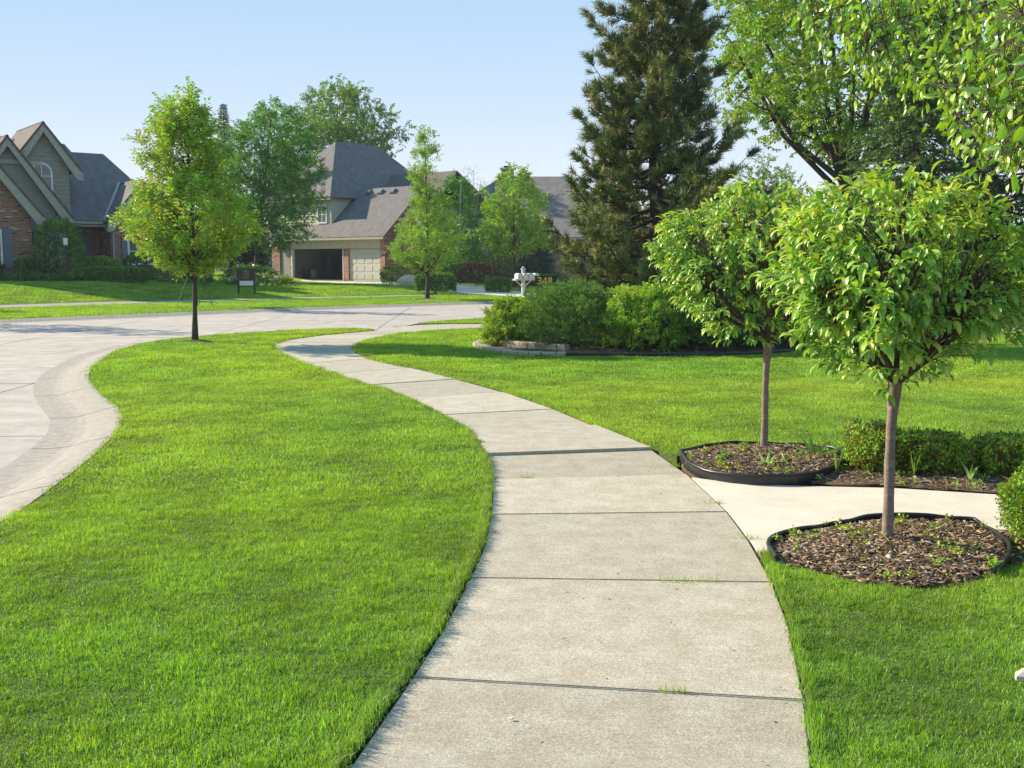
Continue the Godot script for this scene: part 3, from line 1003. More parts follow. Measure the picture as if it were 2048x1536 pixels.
# ------------------------------------------------------------------ branches that hang into the picture at the upper right
func overhanging_tree():
	rng.seed = 31
	var base := Vector3(6.2, -0.05, -5.6)
	var t := thing("overhanging_tree", "tree at the right whose leafy branches hang into the upper right corner", "tree", base)
	var b := Buf.new()
	var trunk := []
	var rad := []
	for k in 10:
		trunk.append(Vector3(0.03 * sin(k * 0.9), k * 0.62, 0.04 * cos(k * 0.7)))
		rad.append(lerpf(0.13, 0.04, k / 9.0) * (1.3 if k == 0 else 1.0))
	b.tube(trunk, rad, 10)
	obj("trunk", b.done(), M.bark_dark, t)
	var ends := [Vector3(1.9, 2.92, -6.4), Vector3(2.0, 2.84, -6.2), Vector3(2.15, 2.72, -6.0), Vector3(2.35, 2.95, -6.1), Vector3(2.12, 2.5, -5.6), Vector3(2.25, 2.32, -5.5), Vector3(2.3, 2.66, -5.3), Vector3(2.5, 2.45, -5.2), Vector3(1.98, 2.62, -4.4), Vector3(2.12, 2.42, -4.3), Vector3(2.55, 2.2, -5.7), Vector3(1.52, 2.15, -3.0), Vector3(2.6, 2.75, -6.6), Vector3(2.75, 2.55, -6.4), Vector3(2.9, 2.75, -5.8), Vector3(2.45, 2.8, -5.0), Vector3(2.8, 2.3, -6.2), Vector3(1.72, 3.05, -6.6), Vector3(2.9, 2.95, -6.9), Vector3(3.2, 2.5, -6.0), Vector3(2.6, 2.35, -4.9)]
	var shapes := []
	for k in 6: shapes.append(leaf_near(rr(0.044, 0.068), rr(0.023, 0.032), rr(0.3, 1.1), rr(0.15, 0.4), 4))
	var tints := [Color(0.20, 0.38, 0.05), Color(0.27, 0.46, 0.055), Color(0.36, 0.54, 0.06), Color(0.48, 0.58, 0.075)]
	var bb := Buf.new()
	var leaves := []
	for en in ends:
		var e: Vector3 = en - base
		var from := Vector3(0, rr(2.4, 3.4), 0)
		var len: float = (e - from).length()
		var line := []
		var r := []
		for k in 9:
			var u := k / 8.0
			line.append(from.lerp(e, u) + Vector3(0, sin(u * PI) * 0.22 * len * 0.5, 0) + rv() * 0.04 * u)
			r.append(lerpf(0.022, 0.0025, pow(u, 0.6)))
		bb.tube(line, r, 5)
		var many := int(len * 54)
		for k in many:
			var u := 1.0 - pow(rng.randf(), 1.5) * 0.62
			var f := u * 8.0
			var i := mini(int(f), 7)
			var p: Vector3 = line[i].lerp(line[i + 1], f - i)
			var d: Vector3 = (line[i + 1] - line[i]).normalized()
			var side := rv()
			side = (side - d * side.dot(d)).normalized()
			var shoot := side * rr(0.06, 0.40) + Vector3(0, -rr(-0.08, 0.14), 0)
			bb.tube([p, p + shoot * 0.6 + Vector3(0, 0.015, 0), p + shoot], [0.003, 0.002, 0.001], 3)
			for j in 3:
				var q := p + shoot * (0.5 + 0.25 * j)
				var ld := side * rr(0.1, 0.6) + d * rr(0.0, 0.5) + Vector3(0, -rr(0.1, 0.9), 0) + rv() * 0.4
				leaves.append([rng.randi() % 6, rng.randi() % 4, Transform3D(looking(ld, rv() + Vector3.UP * 0.4).scaled(Vector3.ONE * rr(0.7, 1.1)), q), 0.0])
	obj("bough", bb.done(), M.bark_dark, t)
	var rank := []
	for k in leaves.size():
		var w: Vector3 = leaves[k][2].origin + base
		var d := w.distance_to(Vector3(0, 1.63, 0))
		if absf(w.x) > -w.z * 0.478 or w.y - 1.63 > -w.z * 0.247: d += 30.0
		rank.append([d, k])
	rank.sort()
	var v := PackedVector3Array()
	var cc := PackedColorArray()
	var made := {}
	for k in rank.size():
		var l: Array = leaves[rank[k][1]]
		if k < 300:
			var key: int = l[0] * 4 + l[1]
			if not made.has(key):
				var c := PackedColorArray()
				c.resize(shapes[l[0]].size())
				c.fill(lcol(tints[l[1]]))
				made[key] = amesh(shapes[l[0]], c)
			obj("leaf", made[key], M.leaf_glossy, t).transform = l[2]
		else:
			v.append_array(l[2] * (shapes[l[0]] as PackedVector3Array))
			var w := PackedColorArray()
			w.resize(shapes[l[0]].size())
			w.fill(lcol(tints[l[1]] * rr(0.85, 1.15)))
			cc.append_array(w)
	# the rest of its crown, above and beside the picture
	var set_ := sprigs(4, [MID * 1.5, LIME * 0.9, MID], 12, 0.3, 0.09, 0.042, 0.5)
	var c2 := crown(set_, [[3.6, 1.6], [4.4, 2.4], [5.4, 2.3], [6.4, 1.3], [6.8, 0.3]], 130, 0.4, 9)
	v.append_array(c2.v)
	cc.append_array(c2.c)
	obj("foliage", amesh(v, cc), M.leaf_glossy, t).set_meta("kind", "stuff")


# ------------------------------------------------------------------ trees along the street
func parkway_trees():
	rng.seed = 41
	var yellow := Color(0.27, 0.33, 0.05)
	var set_ := sprigs(5, [LIME * 1.0, Color(0.42, 0.56, 0.10), MID * 1.9, LIME * 0.85, Color(0.46, 0.46, 0.12), MID * 1.6, MID * 1.4], 10, 0.22, 0.072, 0.05, 0.25)
	var prof := [[1.42, 0.25], [1.6, 0.7], [1.9, 0.98], [2.2, 1.14], [2.55, 1.18], [2.85, 1.05], [3.15, 0.84], [3.6, 0.7], [4.1, 0.66], [4.45, 0.54], [4.7, 0.4], [4.92, 0.24], [5.06, 0.1]]
	var c := crown(set_, prof, 400, 0.18, 8, {"rough": 0.32, "flat": 0.8, "freq": 0.8, "gap": 0.0, "inner": 0.15, "up": 0.5, "lean": Vector3(-0.15, 0, 0)})
	var t := leafy_tree("parkway_tree", "slender tree with egg-shaped yellow-green crown on the verge between sidewalk and street", Vector3(-6.5, 0.0, -22.0), c, "leaf_tree", skeleton(c.tips, 5.2, 4.9, 0.058, 0.012, 1.25, 110), "bark_dark")
	var b := Buf.new()
	b.lathe([Vector2(0.42, 0.0), Vector2(0.33, 0.03), Vector2(0.16, 0.055), Vector2(0.05, 0.06)], Vector3.ZERO, 18)
	obj("soil_ring", b.done(), M.soil, t)
	# a young staked tree beyond, across the street
	rng.seed = 42
	var c2 := crown(set_, [[1.5, 0.2], [2.0, 0.7], [3.0, 0.85], [4.2, 0.6], [5.2, 0.1]], 120, 0.28, 7, {"rough": 0.25})
	var at := Vector3(-11.55, gh(-11.55, -39.4), -39.4)
	t = leafy_tree("young_tree", "young tree held by guy wires beyond the street, behind the egg-shaped tree", at, c2, "leaf_tree", skeleton(c2.tips, 5.2, 5.0, 0.05, 0.012, 1.4, 30), "bark_dark")
	b = Buf.new()
	for k in 3:
		var a := k * TAU / 3.0 + 0.4
		b.tube([Vector3(0.03 * cos(a), 1.7, 0.03 * sin(a)), Vector3(0.75 * cos(a), 0.02, 0.75 * sin(a))], [0.012, 0.012], 4)
	obj("guy_wire", b.done(), M.guy_wire, t)
	b = Buf.new()
	b.lathe([Vector2(0.6, 0.01), Vector2(0.4, 0.04), Vector2(0.05, 0.05)], Vector3.ZERO, 16)
	obj("soil_ring", b.done(), M.soil, t)
	# two trees beyond the left edge whose shadows reach the street and the far lawn
	var spots := [[-17.8, -30.4, "verge tree beyond the left edge whose shadow crosses the street"], [-27.0, -40.0, "lawn tree beyond the left edge whose shadow lies on the far lawn"]]
	for k in 2:
		rng.seed = 45 + k
		var c4 := crown(set_, [[1.4, 0.3], [1.9, 1.1], [2.6, 1.5], [3.6, 1.2], [5.0, 0.8], [6.0, 0.15]], 170, 0.3, 7, {"rough": 0.25})
		leafy_tree("parkway_tree", spots[k][2], Vector3(spots[k][0], gh(spots[k][0], spots[k][1]), spots[k][1]), c4, "leaf_tree", skeleton(c4.tips, 6.0, 5.7, 0.07, 0.012, 1.3, 40), "bark_dark")
	# slim pear-like tree across the street
	rng.seed = 43
	var set3 := sprigs(5, [LIME * 0.9, MID * 1.9, MID * 1.5, Color(0.36, 0.38, 0.12), MID * 1.7], 11, 0.26, 0.075, 0.05, 0.2)
	var prof3 := [[1.25, 0.5], [1.6, 1.3], [2.1, 1.65], [2.7, 1.55], [3.2, 1.05], [3.7, 0.8], [4.4, 0.7], [5.2, 0.6], [5.9, 0.48], [6.5, 0.4], [7.0, 0.25], [7.3, 0.1]]
	var c3 := crown(set3, prof3, 330, 0.23, 8, {"rough": 0.38, "gap": 0.0, "inner": 0.1, "up": 0.7})
	t = leafy_tree("slim_tree", "slim spire-shaped tree in front of the clipped hedge and garage", Vector3(-3.7, 0.02, -47.1), c3, "leaf_tree", skeleton(c3.tips, 7.1, 6.8, 0.085, 0.014, 1.1, 70), "bark_dark")
	b = Buf.new()
	b.lathe([Vector2(0.6, 0.01), Vector2(0.4, 0.05), Vector2(0.05, 0.06)], Vector3.ZERO, 16)
	obj("soil_ring", b.done(), M.soil, t)


# ------------------------------------------------------------------ conifers
func needle_tuft(n: int, l: float, w: float, length: float, tint: Color, open := 0.9) -> Array:
	var v := PackedVector3Array()
	var c := PackedColorArray()
	for k in n:
		var t := rr(0.0, 1.0)
		var az := rr(0, TAU)
		var d := Vector3(cos(az) * open, sin(az) * open, rr(0.35, 1.1)).normalized()
		var p := Vector3(0, 0, t * length)
		var s := d.cross(rv()).normalized() * w / 2
		var ll := l * rr(0.7, 1.1)
		v.append_array([p - s, p + d * ll, p + s])
		var q := lcol(tint * rr(0.65, 1.35))
		c.append_array([q, q, q])
	return [v, c]


func pine():
	rng.seed = 51
	var at := Vector3(2.95, 0.0, -22.4)
	var t := thing("pine_tree", "tall dark pine with pale candles rising behind the shrub border", "tree", at)
	var b := Buf.new()
	var pts := []
	var rad := []
	for k in 14:
		var h := 9.6 * k / 13.0
		pts.append(Vector3(0.06 * sin(k * 0.7), h, 0.05 * cos(k * 0.9)))
		rad.append(lerpf(0.19, 0.02, k / 13.0))
	b.tube(pts, rad, 9)
	obj("trunk", b.done(), M.bark_dark, t)
	var prof := [[0.4, 2.5], [1.2, 2.7], [2.3, 2.25], [3.6, 1.58], [4.6, 1.42], [5.6, 1.3], [6.5, 1.08], [7.2, 0.85], [8.2, 0.65], [9.3, 0.25], [9.8, 0.1]]
	var tufts := []
	for k in 6:
		tufts.append(needle_tuft(33, 0.17, 0.017, 0.18, [Color(0.14, 0.20, 0.06), Color(0.105, 0.165, 0.055), Color(0.23, 0.25, 0.08), Color(0.32, 0.31, 0.11), Color(0.12, 0.155, 0.05), Color(0.18, 0.22, 0.07)][k]))
	var c := Crown.new()
	var bb := Buf.new()
	var candle := PackedVector3Array()
	var cones := Buf.new()
	var h := 0.55
	while h < 9.6:
		var many := 6 if h < 8 else 5
		var off := rr(0, TAU)
		for k in many:
			var az := off + TAU * k / many + rr(-0.3, 0.3)
			var r := radius_at(prof, h) * rr(0.62, 1.16)
			if rng.randf() < 0.1: r *= 1.14
			if rng.randf() < 0.08 and h < 7: continue
			var d := Vector3(cos(az), 0, sin(az))
			var rise := rr(0.05, 0.35) + h * 0.02
			var line := []
			var w := []
			for j in 7:
				var u := j / 6.0
				line.append(Vector3(0, h, 0) + d * r * u + Vector3(0, r * (rise * u * u - 0.16 * sin(u * PI)), 0) + rv() * 0.02)
				w.append(lerpf(0.045, 0.008, u) * (1.0 - h / 14.0))
			bb.tube(line, w, 5)
			var side := d.cross(Vector3.UP)
			for j in int(7 + r * 8.5):
				var u := rr(0.28, 1.0)
				var f := u * 6.0
				var i := mini(int(f), 5)
				var p: Vector3 = line[i].lerp(line[i + 1], f - i)
				var sl := rr(0.08, 0.52) * (1.15 - u) * minf(r, 1.2) + 0.05
				var sd := (side * (1.0 if rng.randf() < 0.5 else -1.0) * rr(0.4, 1.0) + d * rr(0.3, 0.9) + Vector3(0, rr(-0.15, 0.5), 0)).normalized()
				if u > 0.93:
					sl = 0.04
					sd = (d + Vector3(0, rr(0.3, 0.9), 0)).normalized()
				var q := p + sd * sl
				bb.tube([p, q], [0.012, 0.006], 3)
				for m in 2 + int(sl * 5.0):
					var o := p.lerp(q, rr(0.35, 1.0))
					var td := sd + Vector3(0, rr(0.1, 0.7), 0) + rv() * 0.35
					c.put(tufts[rng.randi() % 6], Transform3D(looking(td).scaled(Vector3.ONE * rr(0.75, 1.2)), o + rv() * 0.04))
				if rng.randf() < 0.35:      # a pale candle
					var a := q + sd * 0.1
					var e := a + Vector3(rr(-0.02, 0.02), rr(0.12, 0.24), rr(-0.02, 0.02))
					for s in 3:
						var x := TAU * s / 3.0
						var y := TAU * (s + 1) / 3.0
						candle.append_array([a + Vector3(cos(x), 0, sin(x)) * 0.013, e, a + Vector3(cos(y), 0, sin(y)) * 0.013])
				if rng.randf() < 0.4:
					cones.ball(q + sd * rr(0.02, 0.1) + Vector3(0, 0.03, 0), Vector3(0.022, 0.03, 0.022) * rr(0.7, 1.2), 6)
		h += rr(0.24, 0.32)
	obj("bough", bb.done(), M.bark_dark, t)
	obj("needles", amesh(c.v, c.c), M.leaf_needle, t).set_meta("kind", "stuff")
	obj("candles", amesh(candle), plain("candle_tan", Color(0.42, 0.36, 0.20), 0.8), t).set_meta("kind", "stuff")
	obj("pollen_cones", cones.done(), plain("cone_orange", Color(0.50, 0.27, 0.06), 0.8), t).set_meta("kind", "stuff")


func spruce(at: Vector3, height: float, reach: float, tint: Color, label: String, sd: int, called := "spruce_tree", low := 0.25, fine := 1.0, close := 1.0):
	rng.seed = sd
	var t := thing(called, label, "tree", at)
	var b := Buf.new()
	b.tube([Vector3.ZERO, Vector3(0.02, height * 0.5, 0), Vector3(0, height * 0.98, 0)], [height * 0.022, height * 0.013, 0.01], 8)
	obj("trunk", b.done(), M.bark_dark, t)
	var tufts := []
	for k in 5:
		tufts.append(needle_tuft(21, 0.055 * fine, 0.031 * fine, 0.28 * fine, tint * [0.75, 0.9, 1.0, 1.2, 1.5][k], 0.9))
	var c := Crown.new()
	var bb := Buf.new()
	var h := low
	while h < height * 0.98:
		var r0 := reach * pow(1.0 - h / height, 0.85) + 0.06
		var many := int(9 + r0 * 2.0)
		var off := rr(0, TAU)
		for k in many:
			var az := off + TAU * k / many + rr(-0.25, 0.25)
			var r := r0 * rr(0.75, 1.12)
			var d := Vector3(cos(az), 0, sin(az))
			var side := d.cross(Vector3.UP)
			var sag := rr(0.12, 0.34)
			var line := []
			var w := []
			for j in 6:
				var u := j / 5.0
				line.append(Vector3(0, h, 0) + d * r * u + Vector3(0, r * (-sag * u + 0.22 * u * u * u), 0))
				w.append(lerpf(0.028, 0.005, u) * minf(1.0, r))
			bb.tube(line, w, 4)
			for j in int(4 + r * 11.0 / fine):
				var u := pow(rr(0.1, 1.0), 0.75)
				var f := u * 5.0
				var i := mini(int(f), 4)
				var p: Vector3 = line[i].lerp(line[i + 1], f - i)
				var q := side * (1.0 if j % 2 else -1.0)
				var td := d * rr(0.5, 1.0) + q * rr(0.15, 0.9) + Vector3(0, rr(-0.5, 0.05), 0)
				var o := q * rr(0.0, 0.32) * (1.1 - u) * minf(r, 1.6)
				c.put(tufts[rng.randi() % (5 if u > 0.75 else 4)], Transform3D(looking(td).scaled(Vector3.ONE * rr(0.75, 1.25)), p + o + Vector3(0, rr(-0.06, 0.03), 0)))
		h += rr(0.15, 0.23) * (0.6 + 0.08 * height) * close
	obj("bough", bb.done(), M.bark_dark, t)
	obj("needles", amesh(c.v, c.c), M.leaf_needle, t).set_meta("kind", "stuff")


# ------------------------------------------------------------------ right-hand background
func right_side_trees():
	rng.seed = 61
	# tall tree with several stems
	var at := Vector3(11.4, 0.0, -37.0)
	var t := thing("tall_tree", "tall spreading tree with several dark stems behind the right-hand trees", "tree", at)
	t.scale = Vector3.ONE * 1.18
	var set_ := sprigs(5, [LIME * 0.9, MID * 1.5, MID * 1.1, LIME * 0.75, MID * 1.3], 11, 0.32, 0.115, 0.085, 0.35)
	var ends := [Vector3(-3.6, 7.6, 0.4), Vector3(-3.0, 8.9, -0.6), Vector3(-2.2, 9.8, 0.8), Vector3(-1.0, 11.2, 0.2), Vector3(0.2, 11.5, -0.4), Vector3(1.3, 10.6, 0.5), Vector3(2.6, 9.6, 0.0), Vector3(3.6, 8.2, -0.6), Vector3(-2.8, 6.4, 0.6), Vector3(0.6, 9.0, 1.4), Vector3(-0.8, 9.0, -1.6), Vector3(3.2, 7.0, 0.9)]
	var b := Buf.new()
	b.tube([Vector3(0, 0, 0), Vector3(0.03, 1.8, 0), Vector3(0, 3.9, 0)], [0.30, 0.20, 0.12], 10)
	var stems := Buf.new()
	for e in ends:
		var from := Vector3(rr(-0.12, 0.12), rr(3.0, 3.9), rr(-0.12, 0.12))
		var m: Vector3 = from.lerp(e, 0.5) + Vector3(e.x * 0.06, -absf(e.x) * 0.10, 0)
		var line := [from, from.lerp(m, 0.5), m, m.lerp(e, 0.5) + rv() * 0.1, e]
		stems.tube(line, [0.092, 0.08, 0.066, 0.048, 0.02], 7)
		for k in 9:
			var u := rr(0.25, 0.95)
			var f := u * 4.0
			var i := mini(int(f), 3)
			var p: Vector3 = line[i].lerp(line[i + 1], f - i)
			var q := p + rv() * rr(0.7, 1.5) + Vector3(0, 0.35, 0)
			stems.tube([p, p.lerp(q, 0.5) + rv() * 0.1, q], [0.04, 0.028, 0.008], 4)
	obj("trunk", b.done(), M.bark_dark, t)
	obj("limbs", stems.done(), M.bark_dark, t)
	var prof := [[4.4, 0.7], [5.0, 2.3], [5.7, 3.5], [6.7, 4.2], [8.0, 4.3], [9.4, 3.9], [10.6, 3.1], [11.6, 1.8], [12.3, 0.4]]
	var c := crown(set_, prof, 760, 0.40, 8, {"rough": 0.3, "gap": -0.04, "inner": 0.3, "flat": 0.6, "up": 0.0, "freq": 0.45})
	obj("crown", amesh(c.v, c.c), M.leaf_tree, t)
	spruce(Vector3(11.5, 0.0, -31.0), 8.8, 3.1, Color(0.14, 0.23, 0.065), "grey-green spruce below the overhanging branches, left of its darker neighbour", 62, "spruce_tree", 0.25, 1.45)
	spruce(Vector3(14.6, 0.0, -30.6), 9.4, 3.3, Color(0.10, 0.17, 0.05), "dark spruce at the right edge of the picture", 63, "spruce_tree", 0.25, 1.45)
	rng.seed = 65
	var dark := sprigs(4, [DEEP, DEEP * 0.8, MID * 0.6], 12, 0.2, 0.055, 0.036, 0.1)
	var bl := blob(dark, Vector3(1.9, 1.0, 1.0), 330)
	shrub("dark_shrub", "dense dark shrub under the spruces at the right edge", Vector3(13.2, 0.0, -27.6), bl, "leaf_shrub", 1.1)
	bl = blob(dark, Vector3(1.6, 0.85, 0.8), 260)
	shrub("dark_shrub", "dense dark shrub under the grey-green spruce", Vector3(10.0, 0.0, -28.6), bl, "leaf_shrub", 0.9)
	# small tree far behind, between the pine and the tall tree
	rng.seed = 66
	var s2 := sprigs(4, [LIME * 0.6, MID * 1.1, MID * 0.85], 11, 0.4, 0.13, 0.09, 0.25)
	var c2 := crown(s2, [[1.5, 0.8], [2.4, 2.0], [4.0, 2.6], [5.6, 2.3], [7.0, 1.4], [8.2, 0.3]], 190, 0.5, 8, {"rough": 0.4})
	leafy_tree("distant_tree", "small distant tree seen in the gap right of the pine", Vector3(16.2, 0.2, -70.0), c2, "leaf_tree", skeleton(c2.tips, 8.2, 7.6, 0.16, 0.03, 1.5, 40), "bark_dark")


# ------------------------------------------------------------------ shrubs
func blob(set_: Array, r: Vector3, n: int, o := {}) -> Crown:
	# leaves in a rounded or clipped body standing on the ground; r: half width, height, half depth
	var out := Crown.new()
	var nz := FastNoiseLite.new()
	nz.seed = rng.randi()
	nz.frequency = o.get("freq", 1.1)
	var rough: float = o.get("rough", 0.22)
	var square: float = o.get("square", 2.2)       # 2 is an ellipsoid, larger is boxier
	var floor_: float = o.get("floor", 0.05)
	var up: float = o.get("up", 0.45)
	for k in n:
		var d := rv()
		if d.y < -0.75: d.y = -d.y
		var m := pow(pow(absf(d.x), square) + pow(absf(d.y), square) + pow(absf(d.z), square), -1.0 / square)
		var q := d * m * (1.0 + rough * nz.get_noise_3d(d.x * 2.0, d.y * 2.0, d.z * 2.0) * 2.0) * (0.62 + 0.38 * pow(rng.randf(), 0.4))
		var p := Vector3(q.x * r.x, r.y * 0.5 * (1.0 + q.y), q.z * r.z)
		if p.y < floor_ * r.y: continue
		out.put(set_[rng.randi() % set_.size()], Transform3D(looking(Vector3(d.x, d.y * 0.6 + up, d.z) + rv() * 0.5).scaled(Vector3.ONE * rr(0.75, 1.2)), p))
	return out


func shrub(called: String, label: String, at: Vector3, c: Crown, mat: String, h: float, group := "", stems := 16, wide := 0.6) -> Node3D:
	var t := thing(called, label, "shrub", at, 0.0, group)
	var b := Buf.new()
	for k in stems:
		var a := rr(0, TAU)
		var d := Vector3(cos(a), 0, sin(a))
		b.tube([d * 0.06, d * h * 0.25 * wide + Vector3(0, h * 0.35, 0), d * h * 0.5 * wide + Vector3(0, h * 0.8, 0)], [0.014, 0.009, 0.003], 4)
	obj("stems", b.done(), M.twig_brown, t)
	obj("foliage", amesh(c.v, c.c), M[mat], t).set_meta("kind", "stuff")
	return t


func shrub_border():
	rng.seed = 71
	var bright := sprigs(5, [LIME * 1.0, MID * 1.7, LIME * 0.8], 12, 0.15, 0.062, 0.036, 0.05)
	var feather := sprigs(5, [Color(0.14, 0.25, 0.07), Color(0.18, 0.29, 0.08), Color(0.21, 0.30, 0.08), DEEP * 1.6], 16, 0.2, 0.05, 0.02, 0.15, 0.6)
	var dark := sprigs(4, [DEEP, DEEP * 1.3, MID * 0.8], 12, 0.16, 0.065, 0.04, 0.1)
	var w := {"floor": 0.09, "rough": 0.27}
	shrub("bright_shrub", "lime-green shrub at the left end of the border above the stone blocks", Vector3(0.02, 0.0, -20.75), blob(bright, Vector3(0.45, 0.82, 0.5), 1000, w), "leaf_shrub", 0.9, "", 30)
	shrub("feathery_shrub", "feathery grey-green arching shrub in the middle of the border", Vector3(1.12, 0.0, -20.2), blob(feather, Vector3(0.86, 1.08, 0.95), 2400, w), "leaf_shrub", 1.1, "", 34, 0.9)
	shrub("bright_shrub", "broad lime-green shrub right of the feathery one, below the pine", Vector3(2.42, 0.0, -19.9), blob(bright, Vector3(0.78, 1.06, 0.95), 2200, w), "leaf_shrub", 1.1, "", 30)
	shrub("dark_shrub", "dark green shrub in the border left of the farther round-headed tree", Vector3(3.55, 0.0, -20.0), blob(dark, Vector3(1.1, 1.05, 1.1), 1900, {"floor": 0.08, "rough": 0.3}), "leaf_shrub", 0.9, "", 26)
	shrub("dark_shrub", "dark green shrub at the right end of the border, behind the trunks", Vector3(4.95, 0.0, -20.8), blob(dark, Vector3(1.0, 0.95, 0.9), 1700, {"floor": 0.08, "rough": 0.3}), "leaf_shrub", 0.8, "", 26)
	shrub("dark_shrub", "dark low shrub filling the back of the border under the pine", Vector3(2.6, 0.0, -22.6), blob(dark, Vector3(2.6, 1.0, 0.9), 2400, {"floor": 0.05, "rough": 0.3}), "leaf_shrub", 0.8, "", 26)
	rng.seed = 72
	var silver := sprigs(3, [Color(0.14, 0.19, 0.10), Color(0.18, 0.22, 0.12)], 12, 0.07, 0.022, 0.014, 0.0)
	shrub("grey_plant", "small grey-green mound spilling over the upper stone blocks", Vector3(0.62, 0.06, -19.55), blob(silver, Vector3(0.17, 0.2, 0.13), 90), "leaf_shrub", 0.15, "", 6)
	shrub("green_plant", "small bright green clump between the two rows of stone blocks", Vector3(-0.35, 0.05, -20.6), blob(bright, Vector3(0.14, 0.16, 0.12), 60), "leaf_shrub", 0.12, "", 6)
	# the two courses of blocks
	var wall := thing("block_wall", "curved low wall of tan stone blocks in two steps at the shrub border", "wall")
	for c in [[PackedVector2Array([Vector2(-0.25, -22.6), Vector2(-0.62, -21.6), Vector2(-0.66, -20.9), Vector2(-0.46, -20.0), Vector2(-0.04, -19.2), Vector2(0.4, -18.85), Vector2(0.95, -18.72)]), 0.085, 0.0], [PackedVector2Array([Vector2(-0.3, -21.9), Vector2(-0.28, -21.2), Vector2(-0.12, -20.5), Vector2(0.25, -19.9), Vector2(0.62, -19.55), Vector2(1.0, -19.3)]), 0.11, 0.07]]:
		var p := smooth_line(c[0], 0.22)
		for k in p.size() - 1:
			var a := p[k]
			var d := p[k + 1] - a
			var b := Buf.new()
			b.bevel(Transform3D(Basis.IDENTITY, Vector3.ZERO), Vector3(d.length() - rr(0.008, 0.022), c[1] * rr(0.92, 1.08), 0.2), 0.014)
			var o := obj("block", b.done(), M.stone_block, wall)
			o.position = V3(a + d / 2, c[2] + c[1] / 2 - 0.01)
			o.rotation = Vector3(rr(-0.02, 0.02), -d.angle() + rr(-0.04, 0.04), rr(-0.02, 0.02))
	var e := thing("bed_edging", "thin black edging along the front of the shrub border", "edging")
	var b2 := Buf.new()
	var line := []
	var rad := []
	for q in smooth_line(PackedVector2Array([Vector2(0.95, -18.68), Vector2(2.4, -18.6), Vector2(4.0, -18.78), Vector2(5.5, -20.0), Vector2(6.3, -22.0)]), 0.3):
		line.append(V3(q, 0.05))
		rad.append(0.022)
	b2.tube(line, rad, 6)
	obj("rim", b2.done(), M.black_plastic, e)


func box_hedge():
	rng.seed = 81
	var set_ := sprigs(5, [MID * 1.9, MID * 1.4, MID * 1.1, LIME * 1.0, Color(0.20, 0.16, 0.05), Color(0.22, 0.13, 0.05)], 12, 0.07, 0.028, 0.017, 0.0)
	var spots := [[2.92, -8.50, 0.17, 0.27, "small pale-tipped box bush at the left end of the low hedge"], [3.33, -8.42, 0.225, 0.22, "middle box bush of the low hedge behind the near trunk"], [3.93, -8.3, 0.25, 0.22, "box bush of the low hedge cut by the right edge"]]
	for s in spots:
		shrub("box_bush", s[4], Vector3(s[0], 0.0, s[1]), blob(set_, Vector3(s[2], s[3], 0.24), 1500, {"square": 5.0, "rough": 0.08, "floor": 0.08}), "leaf_shrub", s[3], "low box hedge along the front walk", 26, 0.9)
	rng.seed = 82
	var set2 := sprigs(5, [MID * 1.35, MID * 1.1, LIME * 0.7], 12, 0.06, 0.026, 0.016, 0.0)
	shrub("box_bush", "rounded bright box bush at the right edge, on the near side of the front walk", Vector3(3.27, 0.0, -6.12), blob(set2, Vector3(0.34, 0.40, 0.32), 1900, {"square": 2.6, "rough": 0.15, "floor": 0.06}), "leaf_shrub", 0.36, "", 26)


